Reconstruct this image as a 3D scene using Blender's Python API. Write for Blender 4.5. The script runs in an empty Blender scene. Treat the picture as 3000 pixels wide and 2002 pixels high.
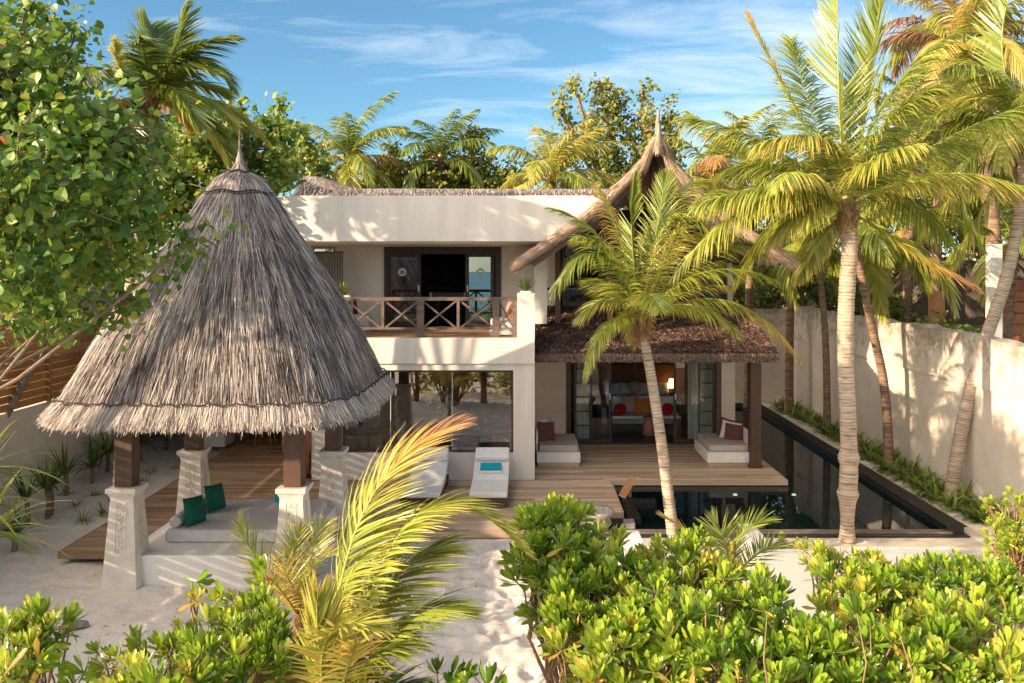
import bpy, math, random
import numpy as np
from mathutils import Vector, Matrix, Euler
rnd = random.Random(11)
rs = np.random.RandomState(7)
PI = math.pi
SC = bpy.context.scene
COL = SC.collection
VX, VY, F, H = 1215.0, 612.0, 1920.0, 5.1     # vanishing point, focal length (photo px) and camera height above the deck
GZ = -0.2                                     # sand level
def X(px, Y): return (px - VX) * Y / F
def Z(py, Y): return H - (py - VY) * Y / F
def P(px, py, Y): return Vector((X(px, Y), Y, Z(py, Y)))

# ------------------------------------------------------------------ materials
def newmat(name):
    m = bpy.data.materials.new(name); m.use_nodes = True
    nt = m.node_tree
    for n in list(nt.nodes): nt.nodes.remove(n)
    return m, nt, nt.nodes, nt.links
def ramp(ns, stops):
    r = ns.new('ShaderNodeValToRGB'); e = r.color_ramp.elements
    while len(e) < len(stops): e.new(0.5)
    for i, (p, c) in enumerate(stops):
        e[i].position = p; e[i].color = (c[0], c[1], c[2], 1)
    return r
def plain(name, c1, c2=None, scale=3.0, rough=0.8, bump=0.0, bscale=40.0, stretch=(1, 1, 1), spec=0.3, detail=6, metal=0.0, lo=.35, hi=.65):
    m, nt, ns, ln = newmat(name)
    out = ns.new('ShaderNodeOutputMaterial'); b = ns.new('ShaderNodeBsdfPrincipled')
    ln.new(b.outputs[0], out.inputs[0])
    b.inputs['Roughness'].default_value = rough; b.inputs['Specular IOR Level'].default_value = spec
    b.inputs['Metallic'].default_value = metal
    g = ns.new('ShaderNodeNewGeometry'); mp = ns.new('ShaderNodeMapping'); mp.inputs['Scale'].default_value = stretch
    ln.new(g.outputs['Position'], mp.inputs[0])
    if c2 is None: c2 = tuple(v * 0.85 for v in c1)
    n = ns.new('ShaderNodeTexNoise'); n.inputs['Scale'].default_value = scale; n.inputs['Detail'].default_value = detail
    n.inputs['Roughness'].default_value = .62
    ln.new(mp.outputs[0], n.inputs['Vector'])
    r = ramp(ns, [(lo, c1), (hi, c2)]); ln.new(n.outputs[0], r.inputs[0]); ln.new(r.outputs[0], b.inputs['Base Color'])
    if bump:
        n2 = ns.new('ShaderNodeTexNoise'); n2.inputs['Scale'].default_value = bscale; n2.inputs['Detail'].default_value = 5
        ln.new(mp.outputs[0], n2.inputs['Vector'])
        bp = ns.new('ShaderNodeBump'); bp.inputs['Strength'].default_value = bump; bp.inputs['Distance'].default_value = 0.02
        ln.new(n2.outputs[0], bp.inputs['Height']); ln.new(bp.outputs[0], b.inputs['Normal'])
    return m
def tinted(name, stops, rough=0.6, transl=0.0, spec=0.3, nscale=0.0, stretch=(1, 1, 1), namt=0.3, bump=0):
    """colour comes from the per-leaf / per-board attribute 'tint'"""
    m, nt, ns, ln = newmat(name)
    out = ns.new('ShaderNodeOutputMaterial'); b = ns.new('ShaderNodeBsdfPrincipled')
    b.inputs['Roughness'].default_value = rough; b.inputs['Specular IOR Level'].default_value = spec
    a = ns.new('ShaderNodeAttribute'); a.attribute_name = 'tint'
    fac = a.outputs['Fac']
    r = ramp(ns, stops)
    if nscale:
        g = ns.new('ShaderNodeNewGeometry'); mp = ns.new('ShaderNodeMapping'); mp.inputs['Scale'].default_value = stretch
        ln.new(g.outputs['Position'], mp.inputs[0])
        n = ns.new('ShaderNodeTexNoise'); n.inputs['Scale'].default_value = nscale; n.inputs['Detail'].default_value = 5
        ln.new(mp.outputs[0], n.inputs['Vector'])
        ma = ns.new('ShaderNodeMath'); ma.operation = 'MULTIPLY_ADD'; ma.inputs[1].default_value = namt; ln.new(n.outputs[0], ma.inputs[0])
        sb = ns.new('ShaderNodeMath'); sb.operation = 'SUBTRACT'; sb.inputs[1].default_value = namt * .5; ln.new(fac, sb.inputs[0])
        ln.new(sb.outputs[0], ma.inputs[2]); fac = ma.outputs[0]
        if bump:
            bp = ns.new('ShaderNodeBump'); bp.inputs['Strength'].default_value = bump; bp.inputs['Distance'].default_value = .02
            ln.new(n.outputs[0], bp.inputs['Height']); ln.new(bp.outputs[0], b.inputs['Normal'])
    ln.new(fac, r.inputs[0]); ln.new(r.outputs[0], b.inputs['Base Color'])
    if transl:
        t = ns.new('ShaderNodeBsdfTranslucent'); mx = ns.new('ShaderNodeMixShader'); mx.inputs[0].default_value = transl
        hs = ns.new('ShaderNodeHueSaturation'); hs.inputs['Value'].default_value = 1.5; hs.inputs['Hue'].default_value = .485
        ln.new(r.outputs[0], hs.inputs['Color']); ln.new(hs.outputs[0], t.inputs[0])
        ln.new(b.outputs[0], mx.inputs[1]); ln.new(t.outputs[0], mx.inputs[2]); ln.new(mx.outputs[0], out.inputs[0])
    else: ln.new(b.outputs[0], out.inputs[0])
    return m
def glassy(name, tint, base=.12, rough=0.0):
    m, nt, ns, ln = newmat(name)
    out = ns.new('ShaderNodeOutputMaterial'); t = ns.new('ShaderNodeBsdfTransparent'); g = ns.new('ShaderNodeBsdfGlossy')
    t.inputs[0].default_value = (*tint, 1); g.inputs['Roughness'].default_value = rough
    g.inputs['Color'].default_value = (1, 1, 1, 1)
    fr = ns.new('ShaderNodeFresnel'); fr.inputs[0].default_value = 1.5
    ad = ns.new('ShaderNodeMath'); ad.operation = 'ADD'; ad.inputs[1].default_value = base; ad.use_clamp = True
    mx = ns.new('ShaderNodeMixShader')
    ln.new(fr.outputs[0], ad.inputs[0]); ln.new(ad.outputs[0], mx.inputs[0]); ln.new(t.outputs[0], mx.inputs[1]); ln.new(g.outputs[0], mx.inputs[2])
    ln.new(mx.outputs[0], out.inputs[0])
    return m, nt, ns, ln, g, fr
def emissive(name, c, s):
    m, nt, ns, ln = newmat(name)
    out = ns.new('ShaderNodeOutputMaterial'); e = ns.new('ShaderNodeEmission'); e.inputs[0].default_value = (*c, 1); e.inputs[1].default_value = s
    ln.new(e.outputs[0], out.inputs[0]); return m

M = {}
M['plaster'] = plain('white_plaster', (.80, .735, .65), (.64, .575, .50), 1.6, .9, .15, 30, stretch=(2.2, 2.2, .3), lo=.38, hi=.85, detail=8)
M['plaster_white'] = plain('white_paint', (.80, .765, .71), (.68, .645, .59), 1.6, .8, .1, 50, stretch=(2, 2, .35), lo=.38, hi=.85, detail=8)
M['stone_white'] = plain('carved_white_stone', (.80, .72, .62), (.66, .58, .49), 5, .85, .5, 45)
M['sandm'] = None
M['wood_dark'] = tinted('dark_stained_wood', [(0, (.045, .024, .015)), (1, (.12, .066, .04))], .45, nscale=9, stretch=(1, 1, .15), namt=.8, spec=.4)
M['wood_grey'] = plain('grey_brown_timber', (.11, .078, .062), (.20, .145, .115), 8, .55, .2, 30, (.2, 1, 1))
M['frame'] = plain('dark_painted_frame', (.045, .037, .036), (.07, .056, .052), 6, .4, 0)
M['deck'] = tinted('weathered_deck_boards', [(0, (.24, .155, .10)), (.5, (.48, .345, .235)), (1, (.66, .52, .38))], .7, nscale=5, stretch=(.12, 1.5, 1), namt=.9, bump=.15)
M['fencewood'] = tinted('golden_fence_boards', [(0, (.26, .12, .045)), (1, (.50, .27, .10))], .6, nscale=5, stretch=(1, .15, 1.5), namt=.7)
M['pale_trunk'] = None
M['thatch'] = tinted('grey_thatch_straw', [(0, (.05, .04, .038)), (.3, (.20, .165, .152)), (.65, (.44, .38, .345)), (1, (.76, .67, .58))], .75, .12)
M['thatch_brown'] = tinted('tan_brown_thatch_straw', [(0, (.04, .028, .02)), (.3, (.17, .115, .08)), (.65, (.40, .285, .20)), (1, (.70, .54, .40))], .75, .08)
M['thatch_under'] = plain('packed_thatch', (.09, .07, .055), (.22, .17, .14), 14, .95, .6, 60, (3, 3, .5))
M['shingle'] = tinted('red_brown_thatch', [(0, (.045, .026, .02)), (.5, (.20, .125, .10)), (1, (.46, .32, .25))], .85)
M['palm'] = tinted('palm_leaf', [(0, (.04, .085, .018)), (.3, (.13, .185, .03)), (.55, (.28, .335, .045)), (.75, (.52, .44, .10)), (.88, (.52, .29, .07)), (1, (.30, .18, .11))], .34, .3, .6)
M['leaf_tree'] = tinted('sea_hibiscus_leaf', [(0, (.03, .09, .012)), (.45, (.10, .20, .022)), (.75, (.27, .34, .04)), (.93, (.48, .43, .07)), (1, (.50, .22, .05))], .38, .38, .5)
M['leaf_far'] = tinted('tree_leaf', [(0, (.045, .08, .012)), (.5, (.15, .19, .025)), (.8, (.32, .30, .045)), (1, (.40, .22, .07))], .5, .3, .4)
M['leaf_scaev'] = tinted('glossy_shrub_leaf', [(0, (.04, .11, .012)), (.4, (.15, .27, .022)), (.75, (.33, .42, .045)), (.92, (.56, .52, .10)), (1, (.50, .33, .07))], .27, .26, .6)
M['strap'] = tinted('strap_leaf', [(0, (.03, .07, .015)), (.5, (.10, .17, .03)), (.8, (.30, .35, .06)), (1, (.46, .36, .14))], .4, .3, .4)
M['stem'] = plain('woody_stem', (.22, .13, .07), (.34, .22, .13), 12, .8, .3, 60)
M['bark'] = plain('tree_bark', (.17, .12, .085), (.30, .22, .16), 6, .9, .5, 30)
M['terracotta'] = plain('terracotta', (.42, .15, .065), (.28, .09, .04), 5, .45, .15, 20)
M['cushion_grey'] = plain('light_grey_canvas', (.60, .57, .56), (.52, .49, .48), 8, .9, .2, 300)
M['cushion_taupe'] = plain('taupe_canvas', (.50, .43, .37), (.43, .36, .31), 8, .9, .2, 300)
M['white_fab'] = plain('white_fabric', (.80, .78, .75), (.72, .70, .67), 6, .9, .15, 200)
M['green_fab'] = plain('emerald_fabric', (.0, .115, .07), (.0, .085, .05), 8, .7, .1, 200)
M['maroon'] = plain('maroon_fabric', (.17, .06, .05), (.12, .045, .04), 8, .85, .15, 200)
M['pink_fab'] = plain('rose_fabric', (.52, .22, .17), (.42, .16, .13), 5, .85)
M['sage'] = plain('sage_fabric', (.26, .31, .16), (.20, .25, .12), 6, .85)
M['orange_fab'] = plain('orange_fabric', (.55, .20, .03), (.42, .14, .02), 6, .85)
M['red_fab'] = plain('red_fabric', (.42, .015, .015), (.30, .01, .01), 6, .85)
M['teal_fab'] = plain('teal_fabric', (.0, .36, .46), (.0, .28, .38), 6, .8)
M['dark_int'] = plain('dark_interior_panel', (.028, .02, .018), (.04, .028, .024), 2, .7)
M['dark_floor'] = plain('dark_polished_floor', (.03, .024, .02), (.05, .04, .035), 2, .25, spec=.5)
M['tan_int'] = plain('tan_interior_wall', (.20, .13, .085), (.15, .10, .065), 2, .8)
M['curtain'] = tinted('pale_curtain', [(0, (.62, .70, .62)), (1, (.72, .78, .70))], .9, .4)
M['pool_tile'] = plain('black_pool_tile', (.012, .014, .016), (.022, .025, .028), 5, .3, .1, 20, spec=.5)
M['coping'] = plain('black_stone_coping', (.012, .011, .010), (.028, .024, .021), 6, .6, .15, 30, spec=.15)
M['stone_grey'] = plain('grey_stone', (.30, .27, .24), (.16, .145, .13), 6, .8, .5, 30)
M['white_handle'] = plain('white_enamel', (.8, .8, .78), (.75, .75, .73), 3, .3)
M['black_metal'] = plain('black_metal', (.015, .015, .017), (.02, .02, .02), 3, .4)
M['sticker'] = plain('pale_sticker', (.55, .72, .70), (.5, .68, .66), 3, .5)
M['rope'] = plain('dark_rope', (.04, .03, .025), (.06, .045, .035), 20, .9)
M['flower'] = plain('cream_flower', (.75, .72, .60), (.68, .63, .50), 8, .7)
M['shade_lit'] = emissive('lit_lamp_shade', (1.0, .55, .2), 2.2)
M['lamp_white'] = emissive('pool_lamp', (1.0, .85, .6), 1.5)
mg = glassy('clear_door_glass', (.92, .93, .9), .05); M['glass4'] = mg[0]
mg = glassy('window_glass', (.85, .84, .78), .20); M['glass'] = mg[0]
mg = glassy('reflective_door_glass', (.45, .47, .45), .30); M['glass2'] = mg[0]
mg = glassy('dim_door_glass', (.4, .42, .4), .0); M['glass3'] = mg[0]

def striped(name, c1, c2, freq):
    m, nt, ns, ln = newmat(name)
    out = ns.new('ShaderNodeOutputMaterial'); b = ns.new('ShaderNodeBsdfPrincipled'); b.inputs['Roughness'].default_value = .85
    g = ns.new('ShaderNodeNewGeometry'); w = ns.new('ShaderNodeTexWave'); w.bands_direction = 'Z'
    w.inputs['Scale'].default_value = freq; w.inputs['Distortion'].default_value = 1.2
    ln.new(g.outputs['Position'], w.inputs['Vector']); r = ramp(ns, [(.4, c1), (.6, c2)])
    ln.new(w.outputs['Fac'], r.inputs[0]); ln.new(r.outputs[0], b.inputs['Base Color']); ln.new(b.outputs[0], out.inputs[0]); return m
M['striped'] = striped('brown_white_stripes', (.22, .08, .05), (.55, .45, .38), 9)

def wallmat():
    m, nt, ns, ln = newmat('weathered_garden_wall')
    out = ns.new('ShaderNodeOutputMaterial'); b = ns.new('ShaderNodeBsdfPrincipled'); b.inputs['Roughness'].default_value = .92
    b.inputs['Specular IOR Level'].default_value = .2
    g = ns.new('ShaderNodeNewGeometry')
    n = ns.new('ShaderNodeTexNoise'); n.inputs['Scale'].default_value = 1.1; n.inputs['Detail'].default_value = 8; n.inputs['Roughness'].default_value = .65
    ln.new(g.outputs['Position'], n.inputs['Vector'])
    r = ramp(ns, [(.3, (.74, .67, .57)), (.7, (.60, .53, .44))]); ln.new(n.outputs[0], r.inputs[0])
    # dark lichen stains gathered near the top band
    n2 = ns.new('ShaderNodeTexNoise'); n2.inputs['Scale'].default_value = 2.6; n2.inputs['Detail'].default_value = 10; n2.inputs['Roughness'].default_value = .75
    ln.new(g.outputs['Position'], n2.inputs['Vector'])
    sp = ns.new('ShaderNodeSeparateXYZ'); ln.new(g.outputs['Position'], sp.inputs[0])
    mr = ns.new('ShaderNodeMapRange'); mr.inputs[1].default_value = 1.9; mr.inputs[2].default_value = 3.6; mr.inputs[3].default_value = -.12; mr.inputs[4].default_value = .19
    ln.new(sp.outputs[2], mr.inputs[0])
    ad = ns.new('ShaderNodeMath'); ad.operation = 'ADD'; ln.new(n2.outputs[0], ad.inputs[0]); ln.new(mr.outputs[0], ad.inputs[1])
    r2 = ramp(ns, [(.52, (0, 0, 0)), (.72, (1, 1, 1))]); ln.new(ad.outputs[0], r2.inputs[0])
    mx = ns.new('ShaderNodeMix'); mx.data_type = 'RGBA'; mx.inputs[7].default_value = (.20, .17, .13, 1)
    ml = ns.new('ShaderNodeMath'); ml.operation = 'MULTIPLY'; ml.inputs[1].default_value = .75; ln.new(r2.outputs[0], ml.inputs[0])
    ln.new(ml.outputs[0], mx.inputs[0]); ln.new(r.outputs[0], mx.inputs[6]); ln.new(mx.outputs[2], b.inputs['Base Color'])
    bp = ns.new('ShaderNodeBump'); bp.inputs['Strength'].default_value = .5; bp.inputs['Distance'].default_value = .03
    ln.new(n2.outputs[0], bp.inputs['Height']); ln.new(bp.outputs[0], b.inputs['Normal']); ln.new(b.outputs[0], out.inputs[0])
    return m
M['gwall'] = wallmat()

def sandmat():
    m, nt, ns, ln = newmat('white_coral_sand')
    out = ns.new('ShaderNodeOutputMaterial'); b = ns.new('ShaderNodeBsdfPrincipled'); b.inputs['Roughness'].default_value = .95
    b.inputs['Specular IOR Level'].default_value = .1
    g = ns.new('ShaderNodeNewGeometry')
    n = ns.new('ShaderNodeTexNoise'); n.inputs['Scale'].default_value = 1.3; n.inputs['Detail'].default_value = 9; n.inputs['Roughness'].default_value = .6
    ln.new(g.outputs['Position'], n.inputs['Vector'])
    r = ramp(ns, [(.3, (.82, .74, .66)), (.7, (.70, .62, .54))]); ln.new(n.outputs[0], r.inputs[0])
    n2 = ns.new('ShaderNodeTexNoise'); n2.inputs['Scale'].default_value = 14; n2.inputs['Detail'].default_value = 8; n2.inputs['Roughness'].default_value = .7
    ln.new(g.outputs['Position'], n2.inputs['Vector'])
    r2 = ramp(ns, [(.25, (.72, .72, .72)), (.5, (1, 1, 1))]); ln.new(n2.outputs[0], r2.inputs[0])
    mx = ns.new('ShaderNodeMix'); mx.data_type = 'RGBA'; mx.blend_type = 'MULTIPLY'; mx.inputs[0].default_value = 1
    ln.new(r.outputs[0], mx.inputs[6]); ln.new(r2.outputs[0], mx.inputs[7]); ln.new(mx.outputs[2], b.inputs['Base Color'])
    bp = ns.new('ShaderNodeBump'); bp.inputs['Strength'].default_value = .6; bp.inputs['Distance'].default_value = .03
    ln.new(n2.outputs[0], bp.inputs['Height']); ln.new(bp.outputs[0], b.inputs['Normal']); ln.new(b.outputs[0], out.inputs[0])
    return m
M['sandm'] = sandmat()

def trunkmat():
    m, nt, ns, ln = newmat('ringed_palm_bark')
    out = ns.new('ShaderNodeOutputMaterial'); b = ns.new('ShaderNodeBsdfPrincipled'); b.inputs['Roughness'].default_value = .85
    b.inputs['Specular IOR Level'].default_value = .2
    g = ns.new('ShaderNodeNewGeometry'); mp = ns.new('ShaderNodeMapping'); mp.inputs['Scale'].default_value = (2, 2, 12)
    ln.new(g.outputs['Position'], mp.inputs[0])
    n = ns.new('ShaderNodeTexNoise'); n.inputs['Scale'].default_value = 1.6; n.inputs['Detail'].default_value = 8; n.inputs['Roughness'].default_value = .7
    ln.new(mp.outputs[0], n.inputs['Vector'])
    at = ns.new('ShaderNodeAttribute'); at.attribute_name = 'tint'
    r = ramp(ns, [(.28, (.14, .10, .07)), (.45, (.36, .28, .21)), (.7, (.58, .48, .37))]); 
    ma = ns.new('ShaderNodeMath'); ma.operation = 'MULTIPLY_ADD'; ma.inputs[1].default_value = .35; ln.new(at.outputs['Fac'], ma.inputs[0])
    sb = ns.new('ShaderNodeMath'); sb.operation = 'SUBTRACT'; sb.inputs[1].default_value = .17; ln.new(n.outputs[0], sb.inputs[0]); ln.new(sb.outputs[0], ma.inputs[2])
    ln.new(ma.outputs[0], r.inputs[0]); ln.new(r.outputs[0], b.inputs['Base Color'])
    bp = ns.new('ShaderNodeBump'); bp.inputs['Strength'].default_value = .7; bp.inputs['Distance'].default_value = .02
    ln.new(n.outputs[0], bp.inputs['Height']); ln.new(bp.outputs[0], b.inputs['Normal']); ln.new(b.outputs[0], out.inputs[0])
    return m
M['ptrunk'] = trunkmat()
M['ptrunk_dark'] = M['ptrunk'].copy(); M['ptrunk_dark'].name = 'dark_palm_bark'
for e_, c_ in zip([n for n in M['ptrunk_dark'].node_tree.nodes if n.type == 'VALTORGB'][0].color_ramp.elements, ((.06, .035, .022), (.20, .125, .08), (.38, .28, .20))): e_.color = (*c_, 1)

def watermat(name, base, deep, scale, bump):
    m, nt, ns, ln = newmat(name)
    out = ns.new('ShaderNodeOutputMaterial')
    t = ns.new('ShaderNodeBsdfTransparent'); t.inputs[0].default_value = (*deep, 1)
    gl = ns.new('ShaderNodeBsdfGlossy'); gl.inputs['Roughness'].default_value = .02; gl.inputs['Color'].default_value = (.72, .75, .78, 1)
    fr = ns.new('ShaderNodeFresnel'); fr.inputs[0].default_value = 1.34
    df = ns.new('ShaderNodeBsdfDiffuse'); df.inputs[0].default_value = (*base, 1)
    mx0 = ns.new('ShaderNodeMixShader'); mx0.inputs[0].default_value = .5
    mx = ns.new('ShaderNodeMixShader')
    g = ns.new('ShaderNodeNewGeometry'); n = ns.new('ShaderNodeTexNoise'); n.inputs['Scale'].default_value = scale; n.inputs['Detail'].default_value = 3
    ln.new(g.outputs['Position'], n.inputs['Vector'])
    bp = ns.new('ShaderNodeBump'); bp.inputs['Strength'].default_value = bump; bp.inputs['Distance'].default_value = .02
    ln.new(n.outputs[0], bp.inputs['Height']); ln.new(bp.outputs[0], gl.inputs['Normal']); ln.new(bp.outputs[0], fr.inputs['Normal'])
    ln.new(t.outputs[0], mx0.inputs[1]); ln.new(df.outputs[0], mx0.inputs[2])
    ln.new(fr.outputs[0], mx.inputs[0]); ln.new(mx0.outputs[0], mx.inputs[1]); ln.new(gl.outputs[0], mx.inputs[2]); ln.new(mx.outputs[0], out.inputs[0])
    return m
M['water'] = watermat('still_pool_water', (.004, .016, .018), (.35, .6, .62), 1.2, .05)
M['sea'] = plain('turquoise_sea', (.01, .13, .19), (.02, .17, .23), .15, .35, .4, 2.0, spec=.25)

# ------------------------------------------------------------------ object helpers
def tag(o, label=None, cat=None, group=None, kind=None):
    if label: o['label'] = label
    if cat: o['category'] = cat
    if group: o['group'] = group
    if kind: o['kind'] = kind
    return o
def empty(name, loc, label=None, cat=None, group=None):
    o = bpy.data.objects.new(name, None); COL.objects.link(o); o.location = loc; o.empty_display_size = .2
    return tag(o, label, cat, group)
def attach(o, parent):
    if parent is not None:
        inv = Matrix.Translation(-Vector(parent.location))
        p = parent.parent
        if parent.type == 'MESH': inv = Matrix.Identity(4)
        o.parent = parent; o.matrix_parent_inverse = inv
def link_mesh(name, me, mat, parent=None):
    me.materials.append(mat)
    o = bpy.data.objects.new(name, me); COL.objects.link(o); attach(o, parent); return o

class MB:
    def __init__(s): s.v = []; s.f = []; s.t = []; s.tint = .5; s.sm = []
    def add(s, vs, fs, smooth=False, tint=None):
        o = len(s.v); s.v += [tuple(v) for v in vs]; s.f += [tuple(i + o for i in f) for f in fs]
        s.t += [s.tint if tint is None else tint] * len(vs); s.sm += [smooth] * len(fs); return s
    def box(s, x0, x1, y0, y1, z0, z1, tint=None):
        v = [(x0, y0, z0), (x1, y0, z0), (x1, y1, z0), (x0, y1, z0), (x0, y0, z1), (x1, y0, z1), (x1, y1, z1), (x0, y1, z1)]
        return s.add(v, [(0, 3, 2, 1), (4, 5, 6, 7), (0, 1, 5, 4), (1, 2, 6, 5), (2, 3, 7, 6), (3, 0, 4, 7)], tint=tint)
    def taper(s, cx, cy, z0, z1, w0, w1, d0=None, d1=None):
        d0 = d0 or w0; d1 = d1 or w1
        v = []
        for z, w, d in ((z0, w0, d0), (z1, w1, d1)):
            v += [(cx - w / 2, cy - d / 2, z), (cx + w / 2, cy - d / 2, z), (cx + w / 2, cy + d / 2, z), (cx - w / 2, cy + d / 2, z)]
        return s.add(v, [(0, 3, 2, 1), (4, 5, 6, 7), (0, 1, 5, 4), (1, 2, 6, 5), (2, 3, 7, 6), (3, 0, 4, 7)])
    def prism(s, poly, axis, a0, a1):
        """poly: list of 2D points; axis 'y': poly is (x,z); 'x': (y,z); 'z': (x,y)"""
        def mk(p, a):
            return (p[0], a, p[1]) if axis == 'y' else (a, p[0], p[1]) if axis == 'x' else (p[0], p[1], a)
        n = len(poly); v = [mk(p, a0) for p in poly] + [mk(p, a1) for p in poly]
        return s.add(v, [tuple(range(n)), tuple(range(2 * n - 1, n - 1, -1))] + [(i, i + n, (i + 1) % n + n, (i + 1) % n) for i in range(n)])
    def beam(s, p0, p1, w, h, up=(0, 0, 1), tint=None):
        p0 = Vector(p0); p1 = Vector(p1); d = (p1 - p0).normalized(); u = Vector(up)
        if abs(d.dot(u)) > .98: u = Vector((0, 1, 0))
        sd = d.cross(u).normalized(); u = sd.cross(d).normalized()
        v = []
        for p in (p0, p1):
            for a, b in ((-1, -1), (1, -1), (1, 1), (-1, 1)): v.append(p + sd * a * w / 2 + u * b * h / 2)
        return s.add(v, [(0, 3, 2, 1), (4, 5, 6, 7), (0, 1, 5, 4), (1, 2, 6, 5), (2, 3, 7, 6), (3, 0, 4, 7)], tint=tint)
    def tube(s, pts, rad, n=8, cap=True, tint=None, tints=None):
        pts = [Vector(p) for p in pts]; k = len(pts)
        if not hasattr(rad, '__len__'): rad = [rad] * k
        vs = []; ref = None
        for i, p in enumerate(pts):
            d = (pts[min(i + 1, k - 1)] - pts[max(i - 1, 0)])
            d = d.normalized() if d.length > 1e-9 else Vector((0, 0, 1))
            if ref is None: ref = Vector((1, 0, 0)) if abs(d.x) < .9 else Vector((0, 1, 0))
            a = (ref - d * ref.dot(d)).normalized(); ref = a; b = d.cross(a)
            for j in range(n):
                t = 2 * PI * j / n; vs.append(p + (a * math.cos(t) + b * math.sin(t)) * rad[i])
        fs = [(i * n + j, i * n + (j + 1) % n, (i + 1) * n + (j + 1) % n, (i + 1) * n + j) for i in range(k - 1) for j in range(n)]
        if cap: fs += [tuple(range(n - 1, -1, -1)), tuple(range((k - 1) * n, k * n))]
        o = len(s.t); s.add(vs, fs, True, tint)
        if tints is not None:
            for i in range(k):
                for j in range(n): s.t[o + i * n + j] = tints[i]
        return s
    def lathe(s, c, prof, n=20, tint=None):
        c = Vector(c); vs = []
        for r, z in prof:
            for j in range(n):
                t = 2 * PI * j / n; vs.append((c.x + r * math.cos(t), c.y + r * math.sin(t), c.z + z))
        k = len(prof)
        fs = [(i * n + j, i * n + (j + 1) % n, (i + 1) * n + (j + 1) % n, (i + 1) * n + j) for i in range(k - 1) for j in range(n)]
        fs += [tuple(range(n - 1, -1, -1)), tuple(range((k - 1) * n, k * n))]
        return s.add(vs, fs, True, tint)
    def pillow(s, c, ax, ay, az, w, h, t, n=8):
        """puffed square cushion: centre c, width axis ax, height axis ay, thickness axis az"""
        c = Vector(c); ax = Vector(ax).normalized(); ay = Vector(ay).normalized(); az = Vector(az).normalized()
        for sg in (-1, 1):
            vs = []
            for i in range(n + 1):
                for j in range(n + 1):
                    u = 2 * i / n - 1; v = 2 * j / n - 1
                    th = (max(0, (1 - u ** 4)) * max(0, (1 - v ** 4))) ** .5
                    pin = 1 - .09 * (1 - abs(u * v)) * (abs(u) ** 3 + abs(v) ** 3) * .7
                    vs.append(c + ax * u * w / 2 * pin + ay * v * h / 2 * pin + az * sg * th * t / 2)
            fs = [(i * (n + 1) + j, (i + 1) * (n + 1) + j, (i + 1) * (n + 1) + j + 1, i * (n + 1) + j + 1) for i in range(n) for j in range(n)]
            if sg < 0: fs = [f[::-1] for f in fs]
            s.add(vs, fs, True)
        return s
    def build(s, name, mat, parent=None, bevel=0, local=False):
        me = bpy.data.meshes.new(name); me.from_pydata(s.v, [], s.f); me.update()
        at = me.attributes.new('tint', 'FLOAT', 'POINT'); at.data.foreach_set('value', s.t)
        me.polygons.foreach_set('use_smooth', s.sm)
        me.materials.append(mat)
        o = bpy.data.objects.new(name, me); COL.objects.link(o); attach(o, parent)
        if bevel:
            b = o.modifiers.new('bevel', 'BEVEL'); b.width = bevel; b.segments = 2; b.limit_method = 'ANGLE'
        return o

def grow_mesh(name, parts, mat, parent=None, smooth=True):
    """parts: list of (verts (V,3), quads (Q,4), tint (V,)) -> one mesh, fast"""
    off = 0; V = []; Q = []; T = []
    for v, q, t in parts:
        V.append(v); Q.append(q + off); T.append(t); off += len(v)
    V = np.concatenate(V).astype(np.float32); Q = np.concatenate(Q).astype(np.int32); T = np.concatenate(T).astype(np.float32)
    me = bpy.data.meshes.new(name)
    me.vertices.add(len(V)); me.vertices.foreach_set('co', V.ravel())
    me.loops.add(Q.size); me.loops.foreach_set('vertex_index', Q.ravel())
    me.polygons.add(len(Q)); me.polygons.foreach_set('loop_start', np.arange(0, Q.size, 4, dtype=np.int32))
    me.polygons.foreach_set('loop_total', np.full(len(Q), 4, dtype=np.int32))
    me.update(calc_edges=True)
    me.polygons.foreach_set('use_smooth', np.full(len(Q), smooth))
    at = me.attributes.new('tint', 'FLOAT', 'POINT'); at.data.foreach_set('value', np.clip(T, 0, 1))
    return link_mesh(name, me, mat, parent)
def nrm(a): return a / np.maximum(np.linalg.norm(a, axis=-1, keepdims=True), 1e-9)
def ribbons(P0, D, S, L, W, prof, bend=None, tint=None, tip=0.0, fold=0.0):
    """N ribbons starting at P0 (N,3), heading D, width axis S, length L (N), width W (N); prof = widths at the nodes"""
    N = len(P0); k = len(prof); D = nrm(D); S = nrm(S - D * (S * D).sum(1, keepdims=True))
    L = np.broadcast_to(L, (N,)); W = np.broadcast_to(W, (N,))
    if bend is None: bend = np.zeros((N, 3))
    if tint is None: tint = np.full(N, .5)
    Nn = np.cross(D, S); p = P0.copy(); across = 3 if fold else 2
    V = np.zeros((N, k, across, 3)); T = np.zeros((N, k, across))
    d = D.copy(); step = (L / (k - 1))[:, None]
    for i in range(k):
        w = (W * prof[i] * .5)[:, None]
        nn = np.cross(d, S)
        if fold:
            V[:, i, 0] = p - S * w + nn * w * fold; V[:, i, 1] = p - nn * w * fold * .4; V[:, i, 2] = p + S * w + nn * w * fold
        else:
            V[:, i, 0] = p - S * w; V[:, i, 1] = p + S * w
        T[:, i, :] = (tint + tip * (i / (k - 1)) ** 2)[:, None]
        d = nrm(d + bend * (1.0 / (k - 1)))
        p = p + d * step
    idx = np.arange(N * k * across).reshape(N, k, across); qs = []
    for a in range(across - 1):
        qs.append(np.stack([idx[:, :-1, a], idx[:, :-1, a + 1], idx[:, 1:, a + 1], idx[:, 1:, a]], -1).reshape(-1, 4))
    return V.reshape(-1, 3), np.concatenate(qs), T.ravel()
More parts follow.
